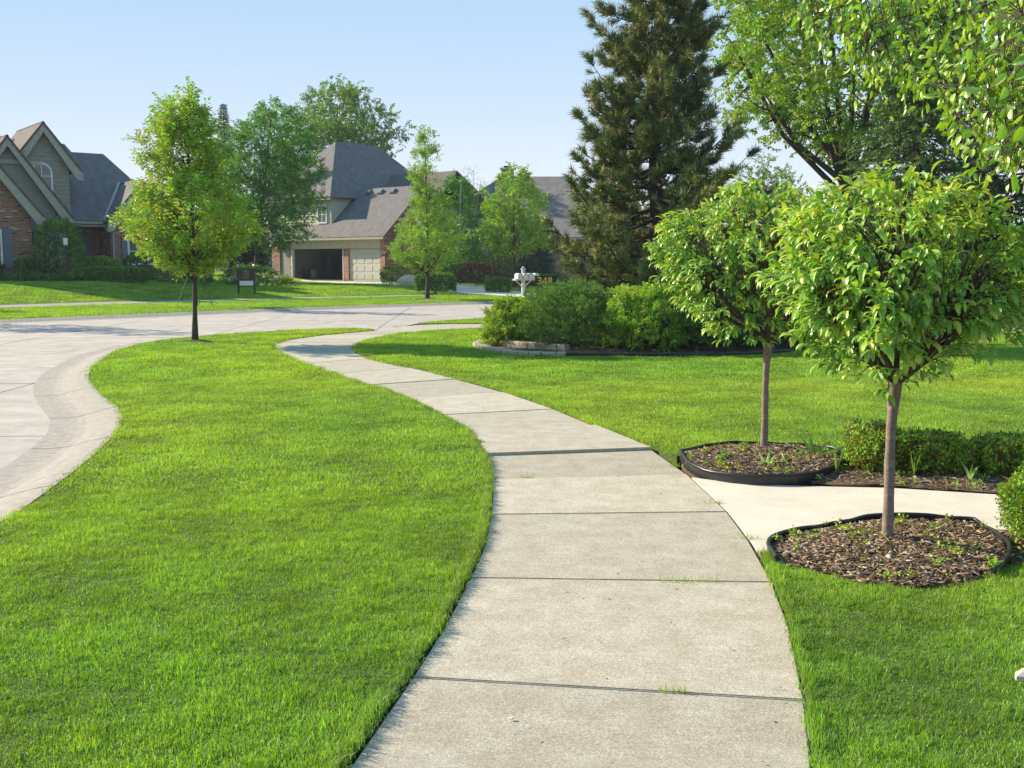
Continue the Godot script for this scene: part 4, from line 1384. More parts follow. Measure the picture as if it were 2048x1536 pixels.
func middle_trees():
	rng.seed = 91
	var dk := sprigs(5, [Color(0.11, 0.27, 0.035), Color(0.08, 0.21, 0.03), Color(0.15, 0.33, 0.04), Color(0.24, 0.42, 0.05), Color(0.09, 0.23, 0.03)], 11, 0.36, 0.11, 0.075, 0.2)
	var at := Vector3(-15.4, gh(-15.4, -65.0), -65.0)
	var c := crown(dk, [[1.9, 1.0], [2.6, 2.5], [4.0, 3.2], [6.0, 3.2], [8.0, 2.7], [9.4, 1.9], [10.5, 0.5]], 860, 0.42, 8, {"rough": 0.35, "flat": 0.3, "lean": Vector3(1.5, 0, 0.4), "gap": -0.35, "inner": 0.25})
	leafy_tree("layered_tree", "broad dark green tree with layered branches in front of the garage house", at, c, "leaf_tree", skeleton(c.tips, 10.9, 10.0, 0.16, 0.03, 1.9, 90, 0.2, Vector3(1.5, 0, 0.4)), "bark_dark")
	rng.seed = 92
	var big := sprigs(5, [MID * 1.2, LIME * 0.65, MID * 1.05, DEEP * 1.6], 11, 0.6, 0.2, 0.15, 0.25)
	c = crown(big, [[4.0, 1.5], [6.0, 3.2], [9.0, 4.4], [12.0, 4.5], [14.5, 3.7], [16.2, 1.8], [16.8, 0.4]], 460, 0.75, 9, {"rough": 0.45, "gap": -0.12, "inner": 0.2, "flat": 1.1, "freq": 0.35})
	leafy_tree("big_tree", "large tree rising behind the roof of the garage house", Vector3(-15.0, 0.3, -95.0), c, "leaf_tree", skeleton(c.tips, 16.8, 15.0, 0.35, 0.05, 4.0, 60), "bark_dark")
	spruce(Vector3(-21.0, 0.4, -80.0), 13.0, 1.9, Color(0.07, 0.115, 0.055), "thin dark conifer spire showing above the trees at left", 93, "conifer_tree", 9.0, 0.62, 0.45)
	spruce(Vector3(-16.6, 0.5, -67.5), 3.6, 1.7, Color(0.045, 0.085, 0.05), "low dark conifer under the layered tree", 94, "conifer_tree", 0.1, 1.5)
	spruce(Vector3(1.5, 0.3, -66.0), 3.6, 1.45, BLUE, "blue-green spruce behind the row of mailboxes", 95, "conifer_tree", 0.1, 1.3)
	rng.seed = 96
	c = crown(dk, [[0.2, 1.1], [1.2, 1.7], [2.8, 1.75], [4.4, 1.35], [5.6, 0.8], [6.5, 0.2]], 300, 0.36, 8, {"rough": 0.25, "inner": 0.3, "gap": -0.4})
	var t := leafy_tree("birch_clump", "dark green birch clump with pale stems between the two middle houses", Vector3(-3.4, 0.3, -66.0), c, "leaf_tree", skeleton(c.tips, 6.5, 6.0, 0.06, 0.015, 0.8, 30), "bark_pale")
	var b := Buf.new()
	for k in 5:
		var a := k * 1.3
		b.tube([Vector3(cos(a) * 0.3, 0, sin(a) * 0.3), Vector3(cos(a) * 1.0, 3.0, sin(a) * 1.0 + 0.6), Vector3(cos(a) * 1.5, 6.2 + 0.4 * sin(k * 2.0), sin(a) * 1.2)], [0.06, 0.045, 0.01], 6)
	obj("stem", b.done(), M.bark_pale, t)
	var thin := sprigs(3, [Color(0.22, 0.26, 0.12), Color(0.18, 0.24, 0.08)], 9, 0.3, 0.06, 0.035, 0.3)
	rng.seed = 97
	c = crown(thin, [[3.0, 0.4], [5.0, 0.9], [6.4, 0.8], [7.4, 0.3]], 60, 0.35, 4, {"gap": -0.1})
	leafy_tree("young_birch", "thin pale young birch with few leaves before the roof of the far house", Vector3(-2.4, 0.3, -69.0), c, "leaf_tree", skeleton(c.tips, 7.4, 7.2, 0.04, 0.01, 1.5, 40), "bark_pale")
	rng.seed = 98
	var fresh := sprigs(5, [LIME * 1.0, MID * 1.7, MID * 1.4, LIME * 0.85], 11, 0.34, 0.12, 0.09, 0.3)
	c = crown(fresh, [[1.75, 0.5], [2.3, 1.4], [3.1, 1.9], [4.2, 1.85], [5.2, 1.4], [6.0, 0.8], [6.5, 0.15]], 230, 0.36, 8, {"rough": 0.35, "gap": -0.3, "up": 0.4})
	leafy_tree("maple_tree", "fresh green round-crowned young tree behind the row of mailboxes", Vector3(0.1, 0.25, -60.0), c, "leaf_tree", skeleton(c.tips, 6.5, 6.0, 0.08, 0.02, 1.7, 40), "bark_dark")
	# trees that close the view between and behind the houses
	var far_set := sprigs(4, [MID * 0.8, DEEP * 1.3, MID, DEEP], 11, 0.8, 0.3, 0.2, 0.2)
	var spots := [[-47.0, -95.0, 7.5, "distant tree whose top shows over the roof of the left house"], [-33.0, -110.0, 7.0, "distant tree beyond the left house, near the slender verge tree"], [-24.5, -100.0, 7.5, "distant tree behind the layered tree"], [2.5, -120.0, 6.5, "distant tree behind the chimney house"], [11.0, -104.0, 7.0, "distant tree hidden largely by the pine"], [22.0, -95.0, 6.5, "distant tree behind the tall spreading tree"], [31.0, -85.0, 9.0, "distant tree far right behind the spruces"], [-60.0, -80.0, 9.0, "distant tree left of the left house"]]
	var k := 0
	for s in spots:
		rng.seed = 100 + k
		k += 1
		var h: float = s[2]
		c = crown(far_set, [[0.6, h * 0.3], [h * 0.3, h * 0.42], [h * 0.6, h * 0.4], [h * 0.85, h * 0.22], [h, h * 0.04]], 110, 0.9, 8, {"rough": 0.4})
		leafy_tree("distant_tree", s[3], Vector3(s[0], 0.3, s[1]), c, "leaf_tree", skeleton(c.tips, h, h * 0.9, 0.18, 0.04, 1.0, 20), "bark_dark", "trees beyond the houses")


func house_plants():
	rng.seed = 111
	var dk := sprigs(4, [DEEP * 1.2, DEEP, MID * 0.8], 12, 0.18, 0.085, 0.06, 0.05)
	var md := sprigs(4, [MID * 1.1, MID * 0.85, DEEP * 1.3], 12, 0.18, 0.085, 0.06, 0.05)
	var lm := sprigs(4, [LIME * 0.7, LIME * 0.55, MID * 1.2], 12, 0.18, 0.085, 0.06, 0.05)
	var rd := sprigs(4, [Color(0.10, 0.045, 0.035), Color(0.13, 0.06, 0.045), Color(0.08, 0.06, 0.035)], 12, 0.18, 0.08, 0.05, 0.05)
	var cl := sprigs(4, [MID * 1.0, MID * 0.75, DEEP * 1.4], 12, 0.09, 0.06, 0.046, 0.0)
	var row := [
		["round_shrub", "tall clipped round shrub before the porch of the left house", -21.3, -51.0, Vector3(0.98, 2.75, 0.95), 900, md, {"square": 2.7, "rough": 0.1}],
		["ball_shrub", "dark ball-shaped shrub at the left edge below the shuttered window", -24.1, -49.9, Vector3(0.55, 0.98, 0.5), 260, dk, {"square": 2.6, "rough": 0.1}],
		["ball_shrub", "dark ball-shaped shrub at the brick corner of the left house", -22.3, -49.7, Vector3(0.5, 0.95, 0.5), 260, dk, {"square": 2.6, "rough": 0.1}],
		["clipped_hedge", "long low clipped hedge with rounded ends on the left house's lawn", -18.4, -49.6, Vector3(1.55, 0.62, 0.8), 1800, cl, {"square": 7.0, "rough": 0.03}],
		["dome_shrub", "low green dome-shaped shrub beside the porch of the left house", -20.0, -52.4, Vector3(0.95, 1.05, 0.7), 420, lm, {"rough": 0.08}],
		["mound_shrub", "small bright mound left of the long clipped hedge", -19.6, -49.2, Vector3(0.5, 0.35, 0.4), 130, lm, {"rough": 0.12}],
		["ground_ivy", "dark creeping plants along the front of the left house", -21.9, -48.7, Vector3(2.1, 0.2, 0.5), 480, dk, {"square": 3.0, "rough": 0.25}],
		["dark_bush", "dark bush right of the porch of the left house", -18.6, -53.4, Vector3(0.6, 1.15, 0.5), 240, dk, {}],
		["clipped_hedge", "dark hedge behind the slender verge tree at the left house", -16.4, -53.2, Vector3(1.6, 0.8, 0.6), 900, cl, {"square": 7.0, "rough": 0.03}],
		["barberry_shrub", "purple-brown shrub beside the driveway mouth", -2.0, -62.5, Vector3(1.25, 1.2, 0.9), 420, rd, {"rough": 0.3}],
		["round_shrub", "round green shrub below the arched window of the far house", -0.7, -66.5, Vector3(0.95, 2.0, 0.9), 420, md, {"rough": 0.2}],
		["clipped_hedge", "small lime-topped clipped hedge left of the mailboxes", -0.75, -58.0, Vector3(0.62, 0.72, 0.5), 900, cl, {"square": 7.0, "rough": 0.03}],
		["clipped_hedge", "low dark hedge behind the mailboxes before the blue-green spruce", 1.75, -63.5, Vector3(1.6, 0.75, 0.45), 900, cl, {"square": 7.0, "rough": 0.03}],
		["clipped_hedge", "low hedge beside the closed garage door", -6.7, -65.0, Vector3(1.15, 1.0, 0.6), 900, cl, {"square": 7.0, "rough": 0.03}],
		["clipped_hedge", "flat-topped clipped hedge behind the slim spire-shaped tree", -3.85, -54.5, Vector3(0.95, 1.0, 0.6), 2000, cl, {"square": 7.0, "rough": 0.03, "floor": 0.2}],
		["clipped_hedge", "dark hedge at the birch clump right of the garage", -4.2, -66.0, Vector3(1.2, 1.0, 0.6), 900, cl, {"square": 7.0, "rough": 0.03}],
		["dark_bush", "dark bush at the far right of the left house's garden", -14.2, -58.5, Vector3(1.3, 1.0, 0.8), 380, dk, {}],
	]
	for r in row:
		shrub(r[0], r[1], Vector3(r[2], gh(r[2], r[3]), r[3]), blob(r[6], r[4], r[5], r[7]), "leaf_shrub", r[4].y * 0.8, "", 8, 0.7)
	# low planting with white flowers round the sign
	rng.seed = 112
	var at := Vector3(-13.4, gh(-13.4, -57.0), -57.0)
	var t := shrub("flower_bed", "low planting dotted with white flowers left of the open garage", at, blob(lm, Vector3(1.8, 0.55, 0.6), 420, {"rough": 0.3}), "leaf_shrub", 0.3, "", 8)
	var b := Buf.new()
	for k in 46:
		b.ball(Vector3(rr(-1.5, 1.4), rr(0.35, 0.56), rr(-0.1, 0.55)), Vector3.ONE * rr(0.035, 0.06), 6)
	obj("flowers", b.done(), M.white_paint, t).set_meta("kind", "stuff")
	# small yellow-green tree at the left edge
	rng.seed = 113
	var set_ := sprigs(3, [LIME * 0.8, LIME * 0.6], 10, 0.2, 0.06, 0.045, 0.2)
	var c := crown(set_, [[1.5, 0.25], [1.9, 0.6], [2.3, 0.55], [2.7, 0.15]], 50, 0.2, 6)
	leafy_tree("small_tree", "little yellow-green tree cut by the left edge before the brick gable", Vector3(-23.9, gh(-23.9, -49.0), -49.0), c, "leaf_tree", skeleton(c.tips, 2.7, 2.4, 0.03, 0.01, 1.3, 15), "bark_dark")
	# a boulder
	rng.seed = 114
	var q := Buf.new()
	q.ball(Vector3.ZERO, Vector3(0.72, 0.45, 0.5), 14)
	var nz := FastNoiseLite.new()
	nz.seed = 5
	nz.frequency = 0.9
	for k in q.v.size(): q.v[k] *= 1.0 + 0.3 * nz.get_noise_3dv(q.v[k] * 1.3)
	var o := obj("boulder", amesh(q.v), M.boulder_stone)
	o.position = Vector3(-5.7, gh(-5.7, -60.0) + 0.2, -60.0)
	tag(o, "pale rounded boulder beside the driveway left of the flat-topped hedge", "boulder")


func bed_plants():
	rng.seed = 121
	var spots := [[1.70, -8.52, 5, 0.15, "iris fan of several blades at the left of the far mulch bed"], [1.98, -8.25, 3, 0.14, "iris fan below the trunk in the far mulch bed"], [2.50, -8.78, 6, 0.17, "largest iris fan at the right end of the far mulch bed"], [2.52, -8.22, 3, 0.18, "iris fan outside the black edging beside the front walk"], [3.06, -8.05, 3, 0.13, "broad-leaved iris in the mulch before the low hedge"], [3.42, -7.9, 3, 0.12, "drooping iris in the mulch nearest the right edge"], [2.14, -9.22, 2, 0.14, "iris blades behind the trunk in the far mulch bed"]]
	var tint := PackedColorArray()
	for s in spots:
		var t := thing("iris_plant", s[4], "plant", Vector3(s[0], 0.03, s[1]), rr(0, TAU), "irises in the mulch beds")
		for k in s[2]:
			var v := PackedVector3Array()
			var a: float = (k - (s[2] - 1) / 2.0) * 0.33 + rr(-0.1, 0.1)
			var h: float = s[3] * rr(0.85, 1.3)
			var dir := Vector3(sin(a), cos(a), rr(-0.25, 0.25))
			var n := 5
			var p := []
			for j in n + 1:
				var u := float(j) / n
				var c := dir * h * u + Vector3(sin(a) * u * u * h * 0.5, -u * u * absf(a) * h * 0.25, 0)
				var w := 0.019 * (1.0 - pow(u, 2.2)) * (0.75 + 0.25 * sin(PI * u)) + 0.0005
				p.append([c + Vector3(-w * cos(a), w * sin(a), 0), c + Vector3(0, 0, 0.004), c + Vector3(w * cos(a), -w * sin(a), 0)])
			for j in n:
				for z in 2:
					v.append_array(PackedVector3Array([p[j][z], p[j + 1][z], p[j + 1][z + 1], p[j][z], p[j + 1][z + 1], p[j][z + 1]]))
			tint = PackedColorArray()
			tint.resize(v.size())
			tint.fill(lcol(Color(0.22, 0.38, 0.10) * rr(0.8, 1.2)))
			obj("blade", amesh(v, tint), M.leaf_shrub, t)


func weeds(poly: PackedVector2Array, n: int, y: float, called: String, label: String):
	var set_ := sprigs(3, [LIME * 1.1, LIME * 0.9, MID * 1.5], 8, 0.038, 0.023, 0.016, -0.1, 1.0)
	var c := Crown.new()
	var lo := poly[0]
	var hi := poly[0]
	for p in poly:
		lo = lo.min(p)
		hi = hi.max(p)
	var made := 0
	for k in n * 8:
		if made >= n: break
		var q := Vector2(rr(lo.x, hi.x), rr(lo.y, hi.y))
		if not Geometry2D.is_point_in_polygon(q, poly) or q.x > 4.5: continue
		made += 1
		for j in 1 + rng.randi() % 3:
			c.put(set_[rng.randi() % set_.size()], Transform3D(looking(Vector3(rr(-0.4, 0.4), 1, rr(-0.4, 0.4))).scaled(Vector3.ONE * rr(0.6, 1.3)), V3(q, y) + Vector3(rr(-0.03, 0.03), 0, rr(-0.03, 0.03))))
	tag(obj(called, amesh(c.v, c.c), M.leaf_shrub), label, "", "", "stuff")


func mulch(poly: PackedVector2Array, y: float, mound: float, n: int, label: String, most_x := 1e9):
	var inner: PackedVector2Array = Geometry2D.offset_polygon(poly, -0.015)[0]
	var cen := Vector2.ZERO
	for p in inner: cen += p / inner.size()
	# an uneven bed: rings from the rim to the middle
	var nz := FastNoiseLite.new()
	nz.seed = 9
	nz.frequency = 2.2
	var hf := func(p: Vector2, u: float) -> float: return y + mound * (1.0 - u * u) + 0.014 * nz.get_noise_2d(p.x * 3.0, p.y * 3.0)
	var root := thing("mulch", label, "", Vector3.ZERO, 0.0, "", "stuff")
	var s := Buf.new()
	s.slab(inner, -0.2, y - 0.012)
	var rings := smooth_line(PackedVector2Array(Array(inner) + [inner[0]]), 0.08)
	for k in rings.size() - 1:
		for j in 8:
			var u0 := 1.0 - j / 8.0
			var u1 := 1.0 - (j + 1) / 8.0
			var q := [cen.lerp(rings[k], u0), cen.lerp(rings[k + 1], u0), cen.lerp(rings[k + 1], u1), cen.lerp(rings[k], u1)]
			s.quad(V3(q[0], hf.call(q[0], u0)), V3(q[3], hf.call(q[3], u1)), V3(q[2], hf.call(q[2], u1)), V3(q[1], hf.call(q[1], u0)))
	obj("bark_bed", s.done(), M.mulch_base, root).set_meta("kind", "stuff")
	var v := PackedVector3Array()
	var c := PackedColorArray()
	var kinds := [Color(0.10, 0.058, 0.032), Color(0.16, 0.10, 0.058), Color(0.22, 0.14, 0.085), Color(0.30, 0.21, 0.135), Color(0.42, 0.33, 0.24), Color(0.12, 0.075, 0.05)]
	var lo := inner[0]
	var hi := inner[0]
	for p in inner:
		lo = lo.min(p)
		hi = hi.max(p)
	hi.x = minf(hi.x, most_x)
	var made := 0
	for k in n * 6:
		if made >= n: break
		var p := Vector2(rr(lo.x, hi.x), rr(lo.y, hi.y))
		if not Geometry2D.is_point_in_polygon(p, inner): continue
		made += 1
		var rim := 1e9
		for j in range(0, inner.size()):
			rim = minf(rim, Geometry2D.get_closest_point_to_segment(p, inner[j], inner[(j + 1) % inner.size()]).distance_to(p))
		var u := 1.0 - clampf(rim / (rim + cen.distance_to(p)), 0.0, 1.0)
		var l := rr(0.02, 0.075)
		var w := rr(0.0025, 0.0075)
		var b := Basis.from_euler(Vector3(rr(-0.5, 0.5), rr(0, TAU), rr(-0.6, 0.6)))
		var at := V3(p, hf.call(p, u) + rr(0.0, 0.012))
		var q := [at + b * Vector3(-w, 0, -l / 2), at + b * Vector3(w * 0.8, 0.002, -l * 0.4), at + b * Vector3(w, 0, l / 2), at + b * Vector3(-w * 0.7, 0.003, l * 0.45), at + b * Vector3(0, 0.007, 0)]
		for j in 4: v.append_array(PackedVector3Array([q[j], q[4], q[(j + 1) % 4]]))
		var t := lcol(kinds[rng.randi() % 6] * rr(0.8, 1.25))
		for j in 12: c.append(t)
	obj("bark_chips", amesh(v, c), M.chips, root).set_meta("kind", "stuff")


func edging(line: PackedVector2Array, y0: float, y1: float, label: String):
	var t := thing("bed_edging", label, "edging")
	var p := PackedVector2Array()
	for k in line.size() - 1:
		var many := int(ceil(line[k].distance_to(line[k + 1]) / 0.07))
		for j in many: p.append(line[k].lerp(line[k + 1], float(j) / many) + Vector2(rr(-0.002, 0.002), rr(-0.002, 0.002)))
	p.append(line[-1])
	var b := Buf.new()
	var path := []
	var rad := []
	for k in p.size():
		path.append(V3(p[k], y1 + 0.006 * sin(k * 0.23) + 0.003 * sin(k * 0.9)))
		rad.append(0.012)
	b.tube(path, rad, 8)
	obj("rim", b.done(), M.black_plastic, t)
	b = Buf.new()
	for k in p.size() - 1:
		var d := (p[k + 1] - p[k]).normalized()
		var o := Vector2(d.y, -d.x) * 0.003
		b.quad(V3(p[k] + o, y0), V3(p[k] + o, y1), V3(p[k + 1] + o, y1), V3(p[k + 1] + o, y0))
		b.quad(V3(p[k] - o, y0), V3(p[k + 1] - o, y0), V3(p[k + 1] - o, y1), V3(p[k] - o, y1))
	obj("skirt", b.done(), M.black_plastic, t)


func build_beds():
	rng.seed = 131
	mulch(bed_near, 0.01, 0.05, 6500, "shredded brown bark in the bed of the near round-headed tree")
	mulch(bed_back, 0.035, 0.04, 4500, "shredded brown bark in the bed of the farther round-headed tree")
	mulch(strip_back, -0.004, 0.012, 2600, "shredded bark along the low box hedge", 5.0)
	mulch(strip_front, -0.004, 0.012, 1600, "shredded bark beside the rounded box bush at the right edge", 4.6)
	mulch(shrub_bed, 0.03, 0.08, 2500, "dark bark under the shrub border")
	var a := PackedVector2Array()
	for k in range(0, 8): a.append(bed_near[k])
	a = smooth_line(a, 0.07)
	var a2 := PackedVector2Array()
	for k in range(7, 12): a2.append(bed_near[k])
	a.append_array(smooth_line(a2, 0.07).slice(1))
	edging(a, -0.04, 0.04, "black plastic edging round the back of the near mulch bed")
	var r := bed_back.duplicate()
	r.append(bed_back[0])
	edging(smooth_line(r, 0.07), -0.02, 0.055, "black plastic edging ringing the farther mulch bed")
	rng.seed = 132
	weeds(bed_near, 42, 0.035, "weed_seedlings", "small weeds sprouting in the near mulch bed")
	weeds(bed_back, 46, 0.05, "weed_seedlings", "small weeds sprouting in the farther mulch bed")
	weeds(strip_back, 60, 0.004, "weed_seedlings", "small weeds sprouting along the low box hedge")
	weeds(strip_front, 40, 0.004, "weed_seedlings", "small weeds sprouting by the rounded box bush")


# ------------------------------------------------------------------ houses
func gable(root: Node3D, called: String, xc: float, hw: float, hr: float, ye: float, ya: float, z: float, zb: float, y0: float, wall: String, roof: String, trim := "trim_taupe"):
	var s := (ya - ye) / hr
	var yw := ye + s * (hr - hw) - 0.2
	var b := Buf.new()
	b.wall(PackedVector2Array([Vector2(xc - hw, y0), Vector2(xc + hw, y0), Vector2(xc + hw, yw), Vector2(xc, ya - 0.2), Vector2(xc - hw, yw)]), zb, z)
	obj(called, b.done(), M[wall], root)
	if wall.begins_with("siding"):
		var q := Buf.new()
		var y := y0
		while y < ya - 0.5:
			var h := minf(hw, (ya - 0.2 - y - 0.2) / s) - 0.01
			if h > 0.1:
				q.quad(Vector3(xc - h, y, z + 0.035), Vector3(xc - h, y + 0.2, z + 0.008), Vector3(xc + h, y + 0.2, z + 0.008), Vector3(xc + h, y, z + 0.035))
				q.quad(Vector3(xc + h, y, z + 0.035), Vector3(xc + h, y, z + 0.001), Vector3(xc - h, y, z + 0.001), Vector3(xc - h, y, z + 0.035))
			y += 0.2
		obj("siding_boards", q.done(), M[wall], root).set_meta("kind", "stuff")
	for sd in [-1.0, 1.0]:
		b = Buf.new()
		b.sheet([Vector3(xc, ya, z + 0.4), Vector3(xc + sd * hr, ye, z + 0.4), Vector3(xc + sd * hr, ye, zb), Vector3(xc, ya, zb)], 0.1)
		var r := obj("roof", b.done(), M[roof], root)
		b = Buf.new()
		var p := PackedVector2Array([Vector2(xc, ya - 0.11), Vector2(xc + sd * hr, ye - 0.11), Vector2(xc + sd * hr, ye - 0.5), Vector2(xc + sd * (hr - 0.3), ye - 0.5 + 0.05), Vector2(xc, ya - 0.52)])
		b.wall(p, z + 0.26, z + 0.37)
		obj("rake_board", b.done(), M[trim], r)
	return


func window(root: Node3D, x0: float, x1: float, y0: float, y1: float, z: float, frame_mat: String, cols := 2, rows := 3, arch := false):
	var pts := PackedVector2Array([Vector2(x0, y0), Vector2(x1, y0)])
	if arch:
		var c := Vector2((x0 + x1) / 2, y1 - (x1 - x0) / 2)
		for k in 9:
			var a := PI * k / 8.0
			pts.append(c + Vector2(cos(a), sin(a)) * (x1 - x0) / 2)
	else:
		pts.append_array(PackedVector2Array([Vector2(x1, y1), Vector2(x0, y1)]))
	var w := Node3D.new()
	w.name = "window"
	root.add_child(w, true)
	var b := Buf.new()
	var outer: PackedVector2Array = Geometry2D.offset_polygon(pts, 0.09)[0]
	for k in pts.size():      # the frame: a band round the opening
		var j := (k + 1) % pts.size()
		var n := (pts[j] - pts[k]).orthogonal().normalized() * -0.09
		if (pts[k] + n).distance_to((pts[0] + pts[1]) / 2) < (pts[k]).distance_to((pts[0] + pts[1]) / 2) and k > 0: n = -n
		var a := pts[k]
		var c := pts[j]
		b.wall(PackedVector2Array([a, c, c + n, a + n]), z, z + 0.06)
	for k in range(1, cols): b.bx(lerpf(x0, x1, float(k) / cols) - 0.02, lerpf(x0, x1, float(k) / cols) + 0.02, y0, y1 - 0.03, z + 0.02, z + 0.05)
	for k in range(1, rows): b.bx(x0, x1, lerpf(y0, y1, float(k) / rows) - 0.02, lerpf(y0, y1, float(k) / rows) + 0.02, z + 0.021, z + 0.048)
	obj("frame", b.done(), M[frame_mat], w)
	b = Buf.new()
	b.wall(pts, z - 0.02, z + 0.015)
	obj("pane", b.done(), M.glass, w)


func sheet_part(root: Node3D, called: String, p: Array, mat: String, th := 0.12):
	var b := Buf.new()
	b.sheet(p, th)
	return obj(called, b.done(), M[mat], root)


func box_part(root: Node3D, called: String, x0: float, x1: float, y0: float, y1: float, z0: float, z1: float, mat: String):
	var b := Buf.new()
	b.bx(x0, x1, y0, y1, z0, z1)
	return obj(called, b.done(), M[mat], root)


func hip(root: Node3D, x0: float, x1: float, z0: float, z1: float, ye: float, r0: Vector3, r1: Vector3, mat: String):
	# eaves rectangle x0..x1, z0 (back)..z1 (front); ridge from r0 to r1 along x or z
	var a := Vector3(x0, ye, z1)
	var b := Vector3(x1, ye, z1)
	var c := Vector3(x1, ye, z0)
	var d := Vector3(x0, ye, z0)
	if absf(r1.x - r0.x) > absf(r1.z - r0.z):        # r0 left, r1 right
		sheet_part(root, "roof", [a, b, r1, r0], mat)
		sheet_part(root, "roof", [c, d, r0, r1], mat)
		sheet_part(root, "roof", [d, a, r0], mat)
		sheet_part(root, "roof", [b, c, r1], mat)
	else:                                            # r0 front, r1 back
		sheet_part(root, "roof", [a, b, r0], mat)
		sheet_part(root, "roof", [b, c, r1, r0], mat)
		sheet_part(root, "roof", [c, d, r1], mat)
		sheet_part(root, "roof", [d, a, r0, r1], mat)


func house_left():
	var t := thing("house", "brick and taupe-sided house with steep gables at the left edge", "house", Vector3(-22.5, 0, -54), deg_to_rad(38))
	box_part(t, "wall", -9.0, 5.4, 0.2, 3.75, -9.0, -1.0, "brick_red")
	gable(t, "brick_gable_wall", -4.5, 2.55, 3.07, 3.8, 7.58, 2.5, -4.0, 0.2, "brick_red", "shingle_brown")
	gable(t, "siding_gable_wall", -2.59, 2.44, 2.88, 3.77, 7.58, 1.2, -4.0, 0.2, "siding_taupe", "shingle_brown")
	gable(t, "upper_gable_wall", -0.64, 1.21, 1.79, 6.16, 8.47, 0.0, -4.5, 3.4, "siding_taupe", "shingle_brown")
	gable(t, "wing_gable_wall", 3.8, 1.6, 1.85, 3.65, 5.85, 0.9, -4.0, 0.2, "brick_red", "shingle_grey")
	hip(t, -9.5, 6.0, -9.4, 0.4, 3.73, Vector3(-4.0, 7.5, -4.2), Vector3(3.6, 7.5, -4.2), "shingle_grey")
	hip(t, -9.5, 3.0, -10.0, -1.6, 5.2, Vector3(-7.0, 7.95, -4.6), Vector3(1.7, 7.95, -4.6), "shingle_grey")
	hip(t, -9.8, 0.2, -11.0, -2.8, 6.0, Vector3(-8.0, 9.5, -6.0), Vector3(-2.4, 9.5, -6.0), "shingle_grey")
	sheet_part(t, "valley_flashing", [Vector3(2.02, 3.80, 0.42), Vector3(2.14, 3.80, 0.42), Vector3(3.75, 5.86, -2.0), Vector3(3.63, 5.86, -2.05)], "trim_taupe", 0.03)
	box_part(t, "gable_band", -4.2, -1.0, 6.25, 6.45, 1.21, 1.29, "trim_taupe")
	box_part(t, "gutter", 0.45, 2.15, 3.55, 3.68, 0.36, 0.5, "trim_taupe")
	box_part(t, "soffit", 0.4, 2.1, 3.42, 3.52, -1.0, 0.4, "trim_taupe")
	var b := Buf.new()
	b.tube([Vector3(2.08, 3.55, 0.44), Vector3(2.1, 3.3, 0.5), Vector3(2.3, 3.1, 0.98), Vector3(2.3, 0.8, 0.98)], [0.05, 0.05, 0.05, 0.05], 6)
	obj("downspout", b.done(), M.trim_taupe, t)
	window(t, -1.17, -0.33, 4.7, 6.42, 0.045, "white_paint", 2, 3, true)
	window(t, -4.9, -3.35, 1.45, 3.15, 2.5, "white_paint", 3, 3)
	box_part(t, "shutter", -3.22, -2.82, 1.4, 3.2, 2.5, 2.56, "shutter_blue")
	box_part(t, "shutter", -5.45, -5.05, 1.4, 3.2, 2.5, 2.56, "shutter_blue")
	window(t, -1.5, -0.55, 1.2, 3.1, 1.23, "shutter_blue", 2, 3)
	window(t, 3.1, 4.5, 1.5, 2.9, 0.9, "white_paint", 3, 2)
	box_part(t, "shutter", 2.72, 3.0, 1.45, 2.95, 0.9, 0.96, "shutter_blue")
	box_part(t, "brick_step", -0.2, 2.2, 0.2, 0.95, -1.0, 0.6, "brick_red")
	var d: Node3D = box_part(t, "door", 0.95, 1.75, 1.0, 3.1, -1.0, -0.94, "shutter_blue")
	b = Buf.new()
	b.ball(Vector3(1.65, 2.0, -0.9), Vector3.ONE * 0.05, 8)
	obj("handle", b.done(), M.brass, d)


